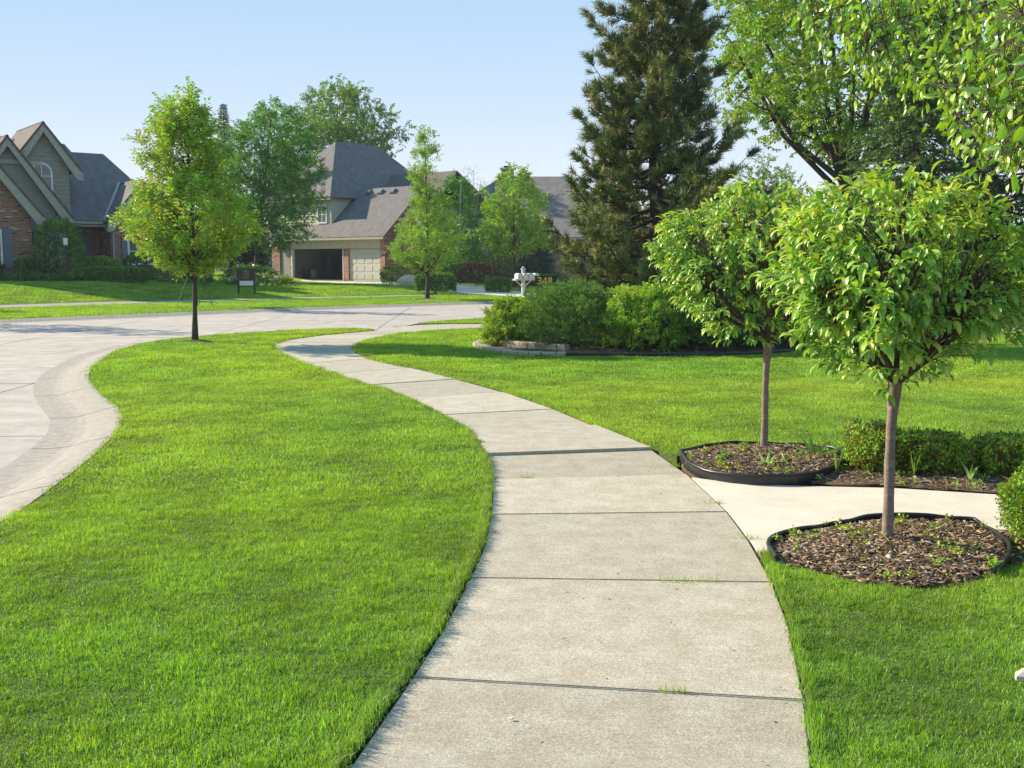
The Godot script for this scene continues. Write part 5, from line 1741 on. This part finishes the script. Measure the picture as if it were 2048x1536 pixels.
func house_garage():
	var t := thing("house", "pink brick house with an open double garage in the middle distance", "house", Vector3(-8.27, 0, -70), deg_to_rad(-40))
	# garage front: piers, header, doors
	var br := "brick_pink"
	var b := Buf.new()
	for q in [[-11.62, -10.74, 0.1, 3.2, -0.25, 0.0], [-10.735, -9.665, 2.72, 3.2, -0.25, 0.0], [-9.66, -9.45, 0.1, 3.2, -0.25, 0.004], [-3.95, -3.45, 0.1, 2.55, -0.25, 0.004], [-0.36, 0.08, 0.1, 3.2, -0.25, 0.004], [-11.62, -11.37, 0.1, 3.2, -6.8, -0.26], [-0.17, 0.08, 0.1, 3.2, -6.8, -0.26]]:
		box_part(t, "wall", q[0], q[1], q[2], q[3], q[4], q[5], br)
	box_part(t, "header", -9.44, -0.37, 2.56, 3.18, -0.2, -0.02, "siding_cream")
	box_part(t, "door_frame", -9.44, -9.34, 0.4, 2.56, -0.2, 0.02, "white_paint")
	box_part(t, "door_frame", -4.02, -3.96, 0.4, 2.56, -0.2, 0.02, "white_paint")
	box_part(t, "side_door", -10.73, -9.67, 0.45, 2.7, -0.16, -0.08, "siding_taupe")
	var gd: Node3D = box_part(t, "garage_door", -3.44, -0.37, 0.4, 2.54, -0.16, -0.1, "door_cream")
	for i in 4:
		for j in 4:
			var p := Buf.new()
			p.bevel(Transform3D(Basis(Vector3.RIGHT, PI / 2), Vector3(-3.06 + j * 0.765, 0.69 + i * 0.53, -0.09)), Vector3(0.6, 0.008, 0.36), 0.006)
			obj("panel", p.done(), M.door_cream, gd)
	b = Buf.new()
	b.bx(-11.36, -0.18, 0.1, 3.15, -6.8, -6.6)
	b.bx(-11.36, -0.18, 3.0, 3.15, -6.59, -0.27)
	b.bx(-11.365, -11.3, 0.43, 2.99, -6.59, -0.27)
	obj("garage_interior", b.done(), M.interior_wall, t)
	box_part(t, "garage_floor", -11.36, -0.18, 0.1, 0.42, -6.59, -0.02, "kerb_concrete")
	# roofs
	sheet_part(t, "roof", [Vector3(-12.0, 3.3, 0.45), Vector3(0.45, 3.3, 0.45), Vector3(0.45, 6.73, -3.3), Vector3(-12.0, 6.73, -3.3)], "shingle_grey")
	sheet_part(t, "roof", [Vector3(0.45, 6.73, -3.3), Vector3(0.45, 3.3, -7.05), Vector3(-12.0, 3.3, -7.05), Vector3(-12.0, 6.73, -3.3)], "shingle_grey")
	b = Buf.new()
	var g := Buf.new()
	g.tri(Vector3(0.06, 3.2, -0.02), Vector3(0.06, 6.5, -3.3), Vector3(0.06, 3.2, -6.7))
	obj("gable_end", g.done(), M[br], t)
	box_part(t, "gutter", -12.0, 0.45, 3.12, 3.26, 0.4, 0.52, "trim_taupe")
	box_part(t, "fascia", -11.6, 0.4, 3.19, 3.24, 0.0, 0.4, "trim_taupe")
	# two-storey block behind
	b = Buf.new()
	b.bx(-13.2, -5.8, 3.2, 6.05, -12.0, -0.62)
	obj("upper_wall", b.done(), M.siding_cream, t)
	b = Buf.new()
	var y := 3.6
	while y < 5.95:
		b.quad(Vector3(-5.765, y, -3.2), Vector3(-5.79, y + 0.2, -3.2), Vector3(-5.79, y + 0.2, -0.6), Vector3(-5.765, y, -0.6))
		b.quad(Vector3(-13.2, y, -0.585), Vector3(-13.2, y + 0.2, -0.61), Vector3(-5.8, y + 0.2, -0.61), Vector3(-5.8, y, -0.585))
		y += 0.2
	obj("siding_boards", b.done(), M.siding_cream, t).set_meta("kind", "stuff")
	hip(t, -13.7, -5.35, -12.4, -0.15, 6.05, Vector3(-9.5, 10.35, -4.3), Vector3(-9.5, 10.35, -8.3), "shingle_grey")
	box_part(t, "eave_trim", -13.6, -5.45, 5.88, 6.0, -0.3, -0.2, "trim_taupe")
	window(t, -7.1, -6.3, 4.3, 5.5, -0.58, "white_paint", 2, 2)
	sheet_part(t, "roof", [Vector3(-7.5, 5.2, -4.0), Vector3(0.5, 5.2, -4.0), Vector3(-0.5, 8.0, -7.5), Vector3(-7.5, 8.0, -7.5)], "shingle_brown")
	sheet_part(t, "roof", [Vector3(-7.5, 8.0, -7.5), Vector3(-0.5, 8.0, -7.5), Vector3(0.5, 5.2, -11.0), Vector3(-7.5, 5.2, -11.0)], "shingle_brown")
	box_part(t, "rear_wall", -7.0, -0.2, 0.1, 5.3, -10.6, -6.9, br)
	gable(t, "brick_gable_wall", 1.75, 1.6, 1.95, 3.05, 5.3, -1.2, -7.0, 0.1, br, "shingle_grey")
	for k in 3:
		var x := -4.5 + k * 1.22
		var v := Buf.new()
		v.bevel(Transform3D(Basis(Vector3.RIGHT, 0.74), Vector3(x, 6.42, -2.86)), Vector3(0.42, 0.22, 0.4), 0.07)
		obj("roof_vent", v.done(), M.roof_vent, t)
	# what stands in the garage
	var w := t.transform
	var c := thing("cabinet", "tall dark cabinet standing in the open garage", "cabinet", w * Vector3(-8.2, 0.42, -2.4), deg_to_rad(-40))
	b = Buf.new()
	b.bevel(Transform3D(Basis(), Vector3(0, 0.85, 0)), Vector3(1.1, 1.7, 0.6), 0.03)
	obj("case", b.done(), M.dark_paint, c)
	b = Buf.new()
	b.bx(-0.52, -0.01, 0.1, 1.62, 0.301, 0.32)
	obj("door", b.done(), M.dark_paint, c)
	b = Buf.new()
	b.bx(0.01, 0.52, 0.1, 1.62, 0.301, 0.32)
	obj("door", b.done(), M.dark_paint, c)
	c = thing("bin", "pale green bin beside the dark cabinet in the garage", "bin", w * Vector3(-9.3, 0.42, -1.9), deg_to_rad(-40))
	b = Buf.new()
	b.lathe([Vector2(0.0, 0), Vector2(0.24, 0.0), Vector2(0.31, 0.7), Vector2(0.0, 0.7)], Vector3.ZERO, 14)
	obj("body", b.done(), M.bin_green, c)
	b = Buf.new()
	b.lathe([Vector2(0.33, 0.70), Vector2(0.33, 0.75), Vector2(0.0, 0.8)], Vector3.ZERO, 14)
	obj("lid", b.done(), M.dark_paint, c)
	c = thing("wheelbarrow", "low dark wheelbarrow along the garage wall", "wheelbarrow", w * Vector3(-10.2, 0.42, -2.2), deg_to_rad(-30))
	b = Buf.new()
	var e := [Vector3(-0.5, 0.62, -0.32), Vector3(0.5, 0.62, -0.32), Vector3(0.5, 0.62, 0.32), Vector3(-0.5, 0.62, 0.32), Vector3(-0.3, 0.32, -0.2), Vector3(0.3, 0.32, -0.2), Vector3(0.3, 0.32, 0.2), Vector3(-0.3, 0.32, 0.2)]
	for k in 4: b.quad(e[k], e[(k + 1) % 4], e[4 + (k + 1) % 4], e[4 + k])
	b.quad(e[4], e[5], e[6], e[7])
	obj("tray", b.done(), M.shutter_blue, c)
	b = Buf.new()
	for s in [-0.22, 0.22]:
		b.tube([Vector3(0.62, 0.18, s * 0.3), Vector3(-0.3, 0.3, s), Vector3(-1.0, 0.55, s * 1.2)], [0.02, 0.02, 0.02], 6)
		b.tube([Vector3(-0.35, 0.3, s), Vector3(-0.4, 0.0, s)], [0.018, 0.018], 6)
	obj("handle", b.done(), M.dark_paint, c)
	b = Buf.new()
	var ring := []
	var rad := []
	for k in 17:
		ring.append(Vector3(0.62 + 0.17 * cos(TAU * k / 16.0), 0.2 + 0.17 * sin(TAU * k / 16.0), 0))
		rad.append(0.035)
	b.tube(ring, rad, 8)
	obj("wheel", b.done(), M.dark_paint, c)


func house_right():
	var t := thing("house", "grey-roofed brick house with chimney and arched window beyond the mailboxes", "house", Vector3(-1.0, 0, -85), deg_to_rad(-25))
	box_part(t, "wall", -8.2, 8.0, 0.1, 3.55, -12.5, 0.0, "brick_pink")
	hip(t, -8.8, 8.4, -12.8, 0.45, 3.5, Vector3(-2.6, 8.8, -6.0), Vector3(3.4, 8.6, -6.0), "shingle_grey")
	box_part(t, "wing_wall", 4.4, 9.6, 0.1, 3.55, -4.0, 1.6, "brick_pink")
	sheet_part(t, "roof", [Vector3(3.9, 3.5, 2.05), Vector3(10.0, 3.5, 2.05), Vector3(9.4, 5.9, -1.2), Vector3(4.6, 5.9, -1.2)], "shingle_grey")
	sheet_part(t, "roof", [Vector3(4.6, 5.9, -1.2), Vector3(9.4, 5.9, -1.2), Vector3(10.0, 3.5, -4.4), Vector3(3.9, 3.5, -4.4)], "shingle_grey")
	sheet_part(t, "roof", [Vector3(3.9, 3.5, 2.05), Vector3(4.6, 5.9, -1.2), Vector3(3.9, 3.5, -4.4)], "shingle_grey")
	box_part(t, "gutter", -8.8, 4.0, 3.32, 3.46, 0.4, 0.52, "trim_taupe")
	box_part(t, "gutter", 3.9, 10.0, 3.32, 3.46, 2.0, 2.12, "trim_taupe")
	var ch: Node3D = box_part(t, "chimney", -2.5, -1.7, 6.0, 9.3, -6.4, -5.6, "brick_pink")
	box_part(ch, "cap", -2.58, -1.62, 9.3, 9.45, -6.48, -5.52, "grey_metal")
	box_part(ch, "cap", -2.35, -1.85, 9.45, 9.65, -6.25, -5.75, "dark_paint")
	window(t, -0.95, -0.33, 1.5, 3.4, 0.02, "white_paint", 2, 3, true)
	window(t, -4.5, -3.2, 1.2, 2.8, 0.02, "white_paint", 2, 2)


# ------------------------------------------------------------------ signs, boxes, lamp
func text_mesh(s: String, size: float, bold := true, deep := 0.006) -> TextMesh:
	var f := SystemFont.new()
	f.font_names = PackedStringArray(["Droid Sans"])
	f.font_weight = 700 if bold else 400
	var m := TextMesh.new()
	m.text = s
	m.font = f
	m.font_size = 64
	m.pixel_size = size / 64.0
	m.depth = deep
	return m


func lawn_sign():
	var x := -12.2
	var z := -49.6
	var t := thing("lawn_sign", "black lawn sign with gold lettering between two ball-topped posts", "sign", Vector3(x, gh(x, z), z), 0.12)
	for s in [-0.36, 0.36]:
		var b := Buf.new()
		b.bevel(Transform3D(Basis(), Vector3(s, 0.6, 0)), Vector3(0.085, 1.24, 0.085), 0.012)
		var p := obj("post", b.done(), M.sign_black, t)
		b = Buf.new()
		b.lathe([Vector2(0.045, 1.22), Vector2(0.05, 1.24), Vector2(0.025, 1.26), Vector2(0.055, 1.30), Vector2(0.06, 1.33), Vector2(0.04, 1.375), Vector2(0.0, 1.39)], Vector3(s, 0, 0), 12)
		obj("finial", b.done(), M.brass, p)
	var b := Buf.new()
	b.bx(-0.317, 0.317, 1.14, 1.19, -0.025, 0.025)
	obj("top_rail", b.done(), M.sign_black, t)
	b = Buf.new()
	b.bx(-0.317, 0.317, 0.36, 0.40, -0.02, 0.02)
	obj("bottom_rail", b.done(), M.sign_black, t)
	b = Buf.new()
	b.bx(-0.31, 0.31, 0.64, 1.12, -0.015, 0.015)
	var p := obj("panel", b.done(), M.sign_black, t)
	# the lettering is too small to read in the photograph: four short gold lines of unreadable marks
	for k in 4:
		var g := Buf.new()
		var x0: float = [-0.11, -0.10, -0.13, -0.12][k]
		var n: int = [4, 5, 7, 6][k]
		for j in n:
			g.bx(x0 + j * 0.25 / n, x0 + j * 0.25 / n + 0.022, 1.04 - k * 0.1, 1.04 - k * 0.1 + (0.05 if k < 2 else 0.03), 0.0152, 0.018)
		obj("lettering", g.done(), M.gold, p)
	b = Buf.new()
	b.bx(-0.31, 0.31, 0.41, 0.62, -0.012, 0.012)
	obj("rider", b.done(), M.white_paint, t)


func mailboxes():
	var x := 0.55
	var z := -52.6
	var t := thing("mailbox_post", "white wooden post with crossbeam carrying the row of mailboxes", "post", Vector3(x, gh(x, z), z), 0.35)
	var b := Buf.new()
	b.bevel(Transform3D(Basis(), Vector3(0, 0.65, 0)), Vector3(0.14, 1.3, 0.14), 0.02)
	var p := obj("post", b.done(), M.mailbox_paint, t)
	b = Buf.new()
	b.bevel(Transform3D(Basis(), Vector3(0, 1.31, 0)), Vector3(0.2, 0.05, 0.2), 0.015)
	b.lathe([Vector2(0.05, 1.33), Vector2(0.07, 1.37), Vector2(0.05, 1.42), Vector2(0.0, 1.44)], Vector3.ZERO, 10)
	obj("cap", b.done(), M.mailbox_paint, p)
	b = Buf.new()
	b.bevel(Transform3D(Basis(), Vector3(0.14, 0.80, 0.0)), Vector3(1.25, 0.07, 0.4), 0.012)
	obj("shelf", b.done(), M.mailbox_paint, t)
	b = Buf.new()
	for s in [-1.0, 1.0]:
		b.tube([Vector3(0.05 * s, 0.45, 0), Vector3(0.4 * s, 0.77, 0)], [0.03, 0.03], 6)
	obj("brace", b.done(), M.mailbox_paint, t)
	var say := ["leftmost of the four pale mailboxes on the post", "second from the left of the four pale mailboxes", "third from the left of the four pale mailboxes", "rightmost of the four pale mailboxes on the post"]
	var first: Node3D
	for k in 4:
		var o: Node3D
		if k == 0:
			o = thing("mailbox", say[0], "mailbox", Vector3.ZERO, 0.35, "mailboxes on the post")
			first = o
			var m := Buf.new()
			var arc := PackedVector2Array([Vector2(-0.12, 0.0), Vector2(0.12, 0.0)])
			for j in 9: arc.append(Vector2(0.12 * cos(PI * j / 8.0), 0.16 + 0.12 * sin(PI * j / 8.0)))
			m.wall(arc, -0.26, 0.25)
			obj("body", m.done(), M.mailbox_paint, o)
			m = Buf.new()
			var arc2 := PackedVector2Array()
			for q in arc: arc2.append(Vector2(q.x * 1.04, q.y * 1.03 + 0.001))
			m.wall(arc2, 0.251, 0.268)
			var d := obj("door", m.done(), M.mailbox_paint, o)
			m = Buf.new()
			m.bx(-0.02, 0.02, 0.21, 0.235, 0.27, 0.29)
			obj("handle", m.done(), M.grey_metal, d)
			m = Buf.new()
			m.bx(0.122, 0.13, 0.1, 0.28, 0.05, 0.08)
			obj("flag", m.done(), M.grey_metal, o)
		else:
			o = first.duplicate()
			o.name = numbered("mailbox")
			add_child(o)
			o.set_meta("label", say[k])
		o.transform = t.transform * Transform3D(Basis(), Vector3(-0.26 + k * 0.285, 0.836, 0.03))


func number_sign():
	var x := 0.98
	var z := -30.2
	var t := thing("number_sign", "black house-number plate with yellow digits above the shrubs", "sign", Vector3(x + 0.0, 0.0, z), 0.0)
	var b := Buf.new()
	b.bx(-0.34, 0.34, 0.98, 1.26, -0.015, 0.015)
	var p := obj("plate", b.done(), M.sign_black, t)
	b = Buf.new()
	for s in [-0.28, 0.28]: b.bx(s - 0.02, s + 0.02, -0.1, 0.99, -0.04, -0.016)
	obj("stake", b.done(), M.sign_black, t)
	var o := obj("digits", text_mesh("348", 0.27), M.gold, p)
	o.position = Vector3(-0.06, 1.12, 0.019)


func lamp_post():
	var x := -19.6
	var z := -47.6
	var t := thing("lamp_post", "slim black lamp post with pale lantern on the left house's lawn", "lamp post", Vector3(x, gh(x, z), z))
	var b := Buf.new()
	b.lathe([Vector2(0.05, 0), Vector2(0.045, 0.3), Vector2(0.028, 0.34), Vector2(0.025, 1.55), Vector2(0.05, 1.58), Vector2(0.02, 1.62)], Vector3.ZERO, 10)
	obj("post", b.done(), M.sign_black, t)
	b = Buf.new()
	b.lathe([Vector2(0.05, 1.62), Vector2(0.09, 1.66), Vector2(0.105, 1.95), Vector2(0.0, 1.96)], Vector3.ZERO, 8)
	obj("lantern_glass", b.done(), M.lamp_glass, t)
	b = Buf.new()
	b.lathe([Vector2(0.115, 1.955), Vector2(0.07, 2.0), Vector2(0.02, 2.03), Vector2(0.0, 2.06)], Vector3.ZERO, 8)
	obj("lantern_roof", b.done(), M.sign_black, t)


func small_things():
	rng.seed = 141
	var q := Buf.new()
	q.ball(Vector3.ZERO, Vector3(0.05, 0.025, 0.03), 10)
	for k in q.v.size(): q.v[k] *= 1.0 + 0.2 * sin(q.v[k].x * 90.0) * cos(q.v[k].z * 70.0)
	var m := amesh(q.v)
	var row := [[1.98, 0.045, -4.0, 1.0, "pale stone lying on the lawn at the right edge"], [2.02, 0.065, -5.62, 0.45, "small pale stone among the bark of the near bed"], [-0.0, -0.004, -3.72, 0.2, "white pebble on the nearest sidewalk slabs"]]
	for r in row:
		var o := obj("stone", m, M.white_paint if r[3] < 0.4 else M.stone_white)
		o.position = Vector3(r[0], r[1], r[2])
		o.scale = Vector3.ONE * r[3]
		o.rotation.y = rr(0, 3)
		tag(o, r[4], "stone")
	# tufts in the joints of the sidewalk
	var spots := [[0.12, -8.13, 0.05, "grass tuft in the joint left of the middle of the sidewalk"], [1.38, -7.25, 0.07, "weed tuft at the corner where front walk and sidewalk meet"], [1.42, -6.3, 0.06, "weed tuft on the sidewalk's right edge beside the front walk"], [0.92, -5.42, 0.16, "longest grass tuft in a sidewalk joint, near the near mulch bed"], [0.62, -3.98, 0.05, "sparse grass tuft in the joint nearest the camera"], [1.36, -8.6, 0.09, "grass clump at the left end of the farther bed's edging"]]
	for s in spots:
		var v := PackedVector3Array()
		var c := PackedColorArray()
		for k in int(500 * s[2]) + 14:
			var p := Vector3(s[0] + rr(-1, 1) * s[2], -0.02, s[1] + rr(-0.02, 0.02))
			var d := Vector3(rr(-0.8, 0.8), 1, rr(-0.8, 0.8)).normalized() * rr(0.02, 0.06)
			var w := Vector3(rr(-1, 1), 0, rr(-1, 1)).normalized() * 0.0022
			v.append_array(PackedVector3Array([p - w, p + d, p + w]))
			var g := lcol(LIME * rr(0.5, 1.0))
			c.append_array(PackedColorArray([g, g, g]))
		tag(obj("weed_tuft", amesh(v, c), M.leaf_grass), s[3], "weed")
	# crumbs, dead leaves and bits of bark that lie on the slabs
	var b := PackedVector3Array()
	for k in 120:
		var z := -rr(3.2, 13.0)
		var t := (z + 3.33)
		var x := rr(-0.3, 1.35) if z > -8.5 else rr(-0.2, 0.9) + (z + 8.5) * 0.22
		var l := rr(0.004, 0.014)
		var a := rr(0, TAU)
		var p := Vector3(x, -0.004, z)
		var d := Vector3(cos(a), 0, sin(a)) * l
		var w := Vector3(-sin(a), 0, cos(a)) * l * 0.4
		b.append_array(PackedVector3Array([p - d, p + w + Vector3(0, 0.004, 0), p + d, p - d, p + d, p - w]))
	tag(obj("litter", amesh(b), M.dead_leaf), "crumbs of bark and dead leaf strewn over the sidewalk", "", "", "stuff")


# ------------------------------------------------------------------ grass
func tuft(n: int, r: float, h: float, w: float, lean: float) -> ArrayMesh:
	var v := PackedVector3Array()
	var c := PackedColorArray()
	var kinds := [Color(0.34, 0.54, 0.055), Color(0.39, 0.60, 0.065), Color(0.24, 0.44, 0.045), Color(0.36, 0.56, 0.055), Color(0.47, 0.61, 0.17)]
	for k in n:
		var a := rr(0, TAU)
		var p := Vector3(cos(a), 0, sin(a)) * r * sqrt(rng.randf())
		var f := rr(0, TAU)
		var side := Vector3(cos(f), 0, sin(f)) * w / 2 * rr(0.7, 1.2)
		var g := rr(0, TAU)
		var out := Vector3(cos(g), 0, sin(g)) * lean * pow(rng.randf(), 0.8)
		var hh := h * rr(0.55, 1.12)
		var m := p + (Vector3.UP + out * 0.45).normalized() * hh * 0.55
		var e := m + (Vector3.UP * 0.75 + out * 1.4).normalized() * hh * 0.5
		v.append_array(PackedVector3Array([p - side, m - side * 0.8, m + side * 0.8, p - side, m + side * 0.8, p + side, m - side * 0.8, e, m + side * 0.8]))
		var q := lcol(kinds[rng.randi() % 5] * rr(0.6, 1.2))
		if rng.randf() < 0.045: q = lcol(Color(0.46, 0.42, 0.24))
		for j in 9: c.append(q)
	return amesh(v, c)


func sow(root: Node3D, sets: Array, polys: Array, holes: Array, z0: float, z1: float, step: float, jit := 1.0, far := false):
	var nz := FastNoiseLite.new()
	nz.seed = 3
	nz.frequency = 0.9
	nz.fractal_octaves = 4
	var nz2 := FastNoiseLite.new()
	nz2.seed = 8
	nz2.frequency = 0.13
	var nz3 := FastNoiseLite.new()
	nz3.seed = 12
	nz3.frequency = 4.0
	nz3.fractal_octaves = 2
	var where := []
	var tint := []
	for s in sets:
		where.append([])
		tint.append([])
	for poly in polys:
		var lo: Vector2 = poly[0]
		var hi: Vector2 = poly[0]
		for p in poly:
			lo = lo.min(p)
			hi = hi.max(p)
		var z := minf(z0, hi.y)
		while z > maxf(z1, lo.y):
			var wide := -z * 0.478 * 1.15 + 2.6
			var x := maxf(lo.x, -wide)
			while x < minf(hi.x, wide):
				var p := Vector2(x + rr(-0.5, 0.5) * step * jit, z + rr(-0.5, 0.5) * step * jit)
				x += step
				if not Geometry2D.is_point_in_polygon(p, poly): continue
				var skip := false
				for h in holes:
					if Geometry2D.is_point_in_polygon(p, h):
						skip = true
						break
				if skip: continue
				var k := rng.randi() % sets.size()
				var g := nz.get_noise_2d(p.x, p.y)
				var g2 := nz2.get_noise_2d(p.x, p.y)
				var y := gh(p.x, p.y) + 0.003 if far else -0.002
				var s := rr(0.8, 1.2) * (1.0 + 0.5 * g + 0.65 * nz3.get_noise_2d(p.x, p.y))
				where[k].append(Transform3D(Basis(Vector3.UP, rr(0, TAU)).scaled(Vector3(1.0, s, 1.0)), V3(p, y)))
				var l := clampf(0.90 + 0.34 * g + 0.16 * g2 + rr(-0.22, 0.16), 0.5, 1.3)
				tint[k].append(Color(l * (1.0 + 0.25 * g2), l, l * (1.0 - 0.2 * g2)))
			z -= step
	for k in sets.size():
		if where[k].is_empty(): continue
		var m := MultiMesh.new()
		m.transform_format = MultiMesh.TRANSFORM_3D
		m.use_colors = true
		m.mesh = sets[k]
		m.instance_count = where[k].size()
		for j in where[k].size():
			m.set_instance_transform(j, where[k][j])
			m.set_instance_color(j, tint[k][j])
		var o := MultiMeshInstance3D.new()
		o.name = "blades"
		o.multimesh = m
		o.material_override = M.leaf_grass
		o.set_meta("kind", "stuff")
		root.add_child(o, true)


func ribbon(line: PackedVector2Array, off: Vector2) -> PackedVector2Array:
	var out := line.duplicate()
	for k in range(line.size() - 1, -1, -1): out.append(line[k] + off)
	return out


func grass():
	rng.seed = 151
	var a := [tuft(26, 0.042, 0.027, 0.0035, 1.5), tuft(26, 0.042, 0.023, 0.0038, 2.1), tuft(26, 0.042, 0.031, 0.0033, 1.3)]
	var b := [tuft(22, 0.062, 0.034, 0.0062, 1.3), tuft(22, 0.062, 0.038, 0.0058, 1.4)]
	var c := [tuft(30, 0.115, 0.036, 0.0100, 1.2), tuft(30, 0.115, 0.04, 0.0095, 1.3)]
	var d := [tuft(46, 0.27, 0.06, 0.02, 0.9), tuft(46, 0.27, 0.065, 0.018, 0.9)]
	var names := [["grass", "bright sunlit grass of the verge between sidewalk and street", lawn_left, []], ["grass", "mown grass of the large lawn right of the sidewalk", lawn_right, [shrub_bed]], ["grass", "grass of the lawn at the lower right corner", lawn_front, []], ["grass", "grass beyond the shrubs and the farther sidewalk", lawn_verge, []]]
	for n in names:
		var root := thing(n[0], n[1], "", Vector3.ZERO, 0.0, "", "stuff")
		sow(root, a, [n[2]], n[3], -1.6, -7.5, 0.030)
		sow(root, b, [n[2]], n[3], -7.5, -15.0, 0.048)
		sow(root, c, [n[2]], n[3], -15.0, -32.0, 0.088)
		sow(root, d, [n[2]], n[3], -32.0, -48.0, 0.2)
	# longer blades that lean over the sidewalk's left edge
	var edge := thing("grass", "overhanging fringe of grass along the left edge of the sidewalk", "", Vector3.ZERO, 0.0, "", "stuff")
	var e := [tuft(14, 0.03, 0.066, 0.0034, 1.5), tuft(14, 0.03, 0.058, 0.0034, 1.8)]
	sow(edge, e, [ribbon(lawn_left.slice(0, 25), Vector2(-0.035, 0.0))], [], -1.6, -14.0, 0.021)
	edge = thing("grass", "yellowish fringe of grass along the right edge of the sidewalk", "", Vector3.ZERO, 0.0, "", "stuff")
	var e2 := [tuft(12, 0.022, 0.045, 0.0036, 1.3), tuft(12, 0.022, 0.055, 0.0036, 1.5)]
	sow(edge, e2, [ribbon(lawn_front.slice(0, 8), Vector2(0.03, 0.0)), ribbon(lawn_right.slice(0, 9), Vector2(0.03, 0.0))], [], -1.6, -14.0, 0.023)
	# far lawns
	var root := thing("grass", "mown grass of the lawns beyond the street", "", Vector3.ZERO, 0.0, "", "stuff")
	var lawn := far_line(0.03, 0, 12)
	var far := far_line(62.0, 0, 12)
	far.reverse()
	lawn.append_array(far)
	var walk := far_line(7.45)
	var w2 := far_line(8.8)
	w2.reverse()
	walk.append_array(w2)
	var drive := drive_low.duplicate()
	var dh := drive_high.duplicate()
	dh.reverse()
	drive.append_array(dh)
	var homes := []
	for h in [[Vector3(-22.5, 0, -54), 38.0, Rect2(-9, -9, 14.4, 10)], [Vector3(-8.27, 0, -70), -40.0, Rect2(-13.2, -12, 18, 12)], [Vector3(-1, 0, -85), -25.0, Rect2(-8.2, -12.5, 17.5, 14)]]:
		var q := PackedVector2Array()
		var t := Transform3D(Basis(Vector3.UP, deg_to_rad(h[1])), h[0])
		for p in [h[2].position, Vector2(h[2].end.x, h[2].position.y), h[2].end, Vector2(h[2].position.x, h[2].end.y)]:
			var w: Vector3 = t * Vector3(p.x, 0, p.y)
			q.append(Vector2(w.x, w.z))
		homes.append(q)
	var holes := [walk, drive] + homes
	holes.append(PackedVector2Array([Vector2(4.6, -52.5), Vector2(5.4, -60.0), Vector2(6.0, -78.0), Vector2(11.0, -77.0), Vector2(9.6, -62.0), Vector2(9.0, -56.0)]))
	sow(root, [tuft(30, 0.16, 0.06, 0.012, 0.8)], [lawn], holes, -28.0, -46.0, 0.14, 1.0, true)
	sow(root, d, [lawn], holes, -46.0, -70.0, 0.22, 1.0, true)
	sow(root, [tuft(60, 0.45, 0.07, 0.03, 0.9)], [lawn], holes, -70.0, -100.0, 0.4, 1.0, true)
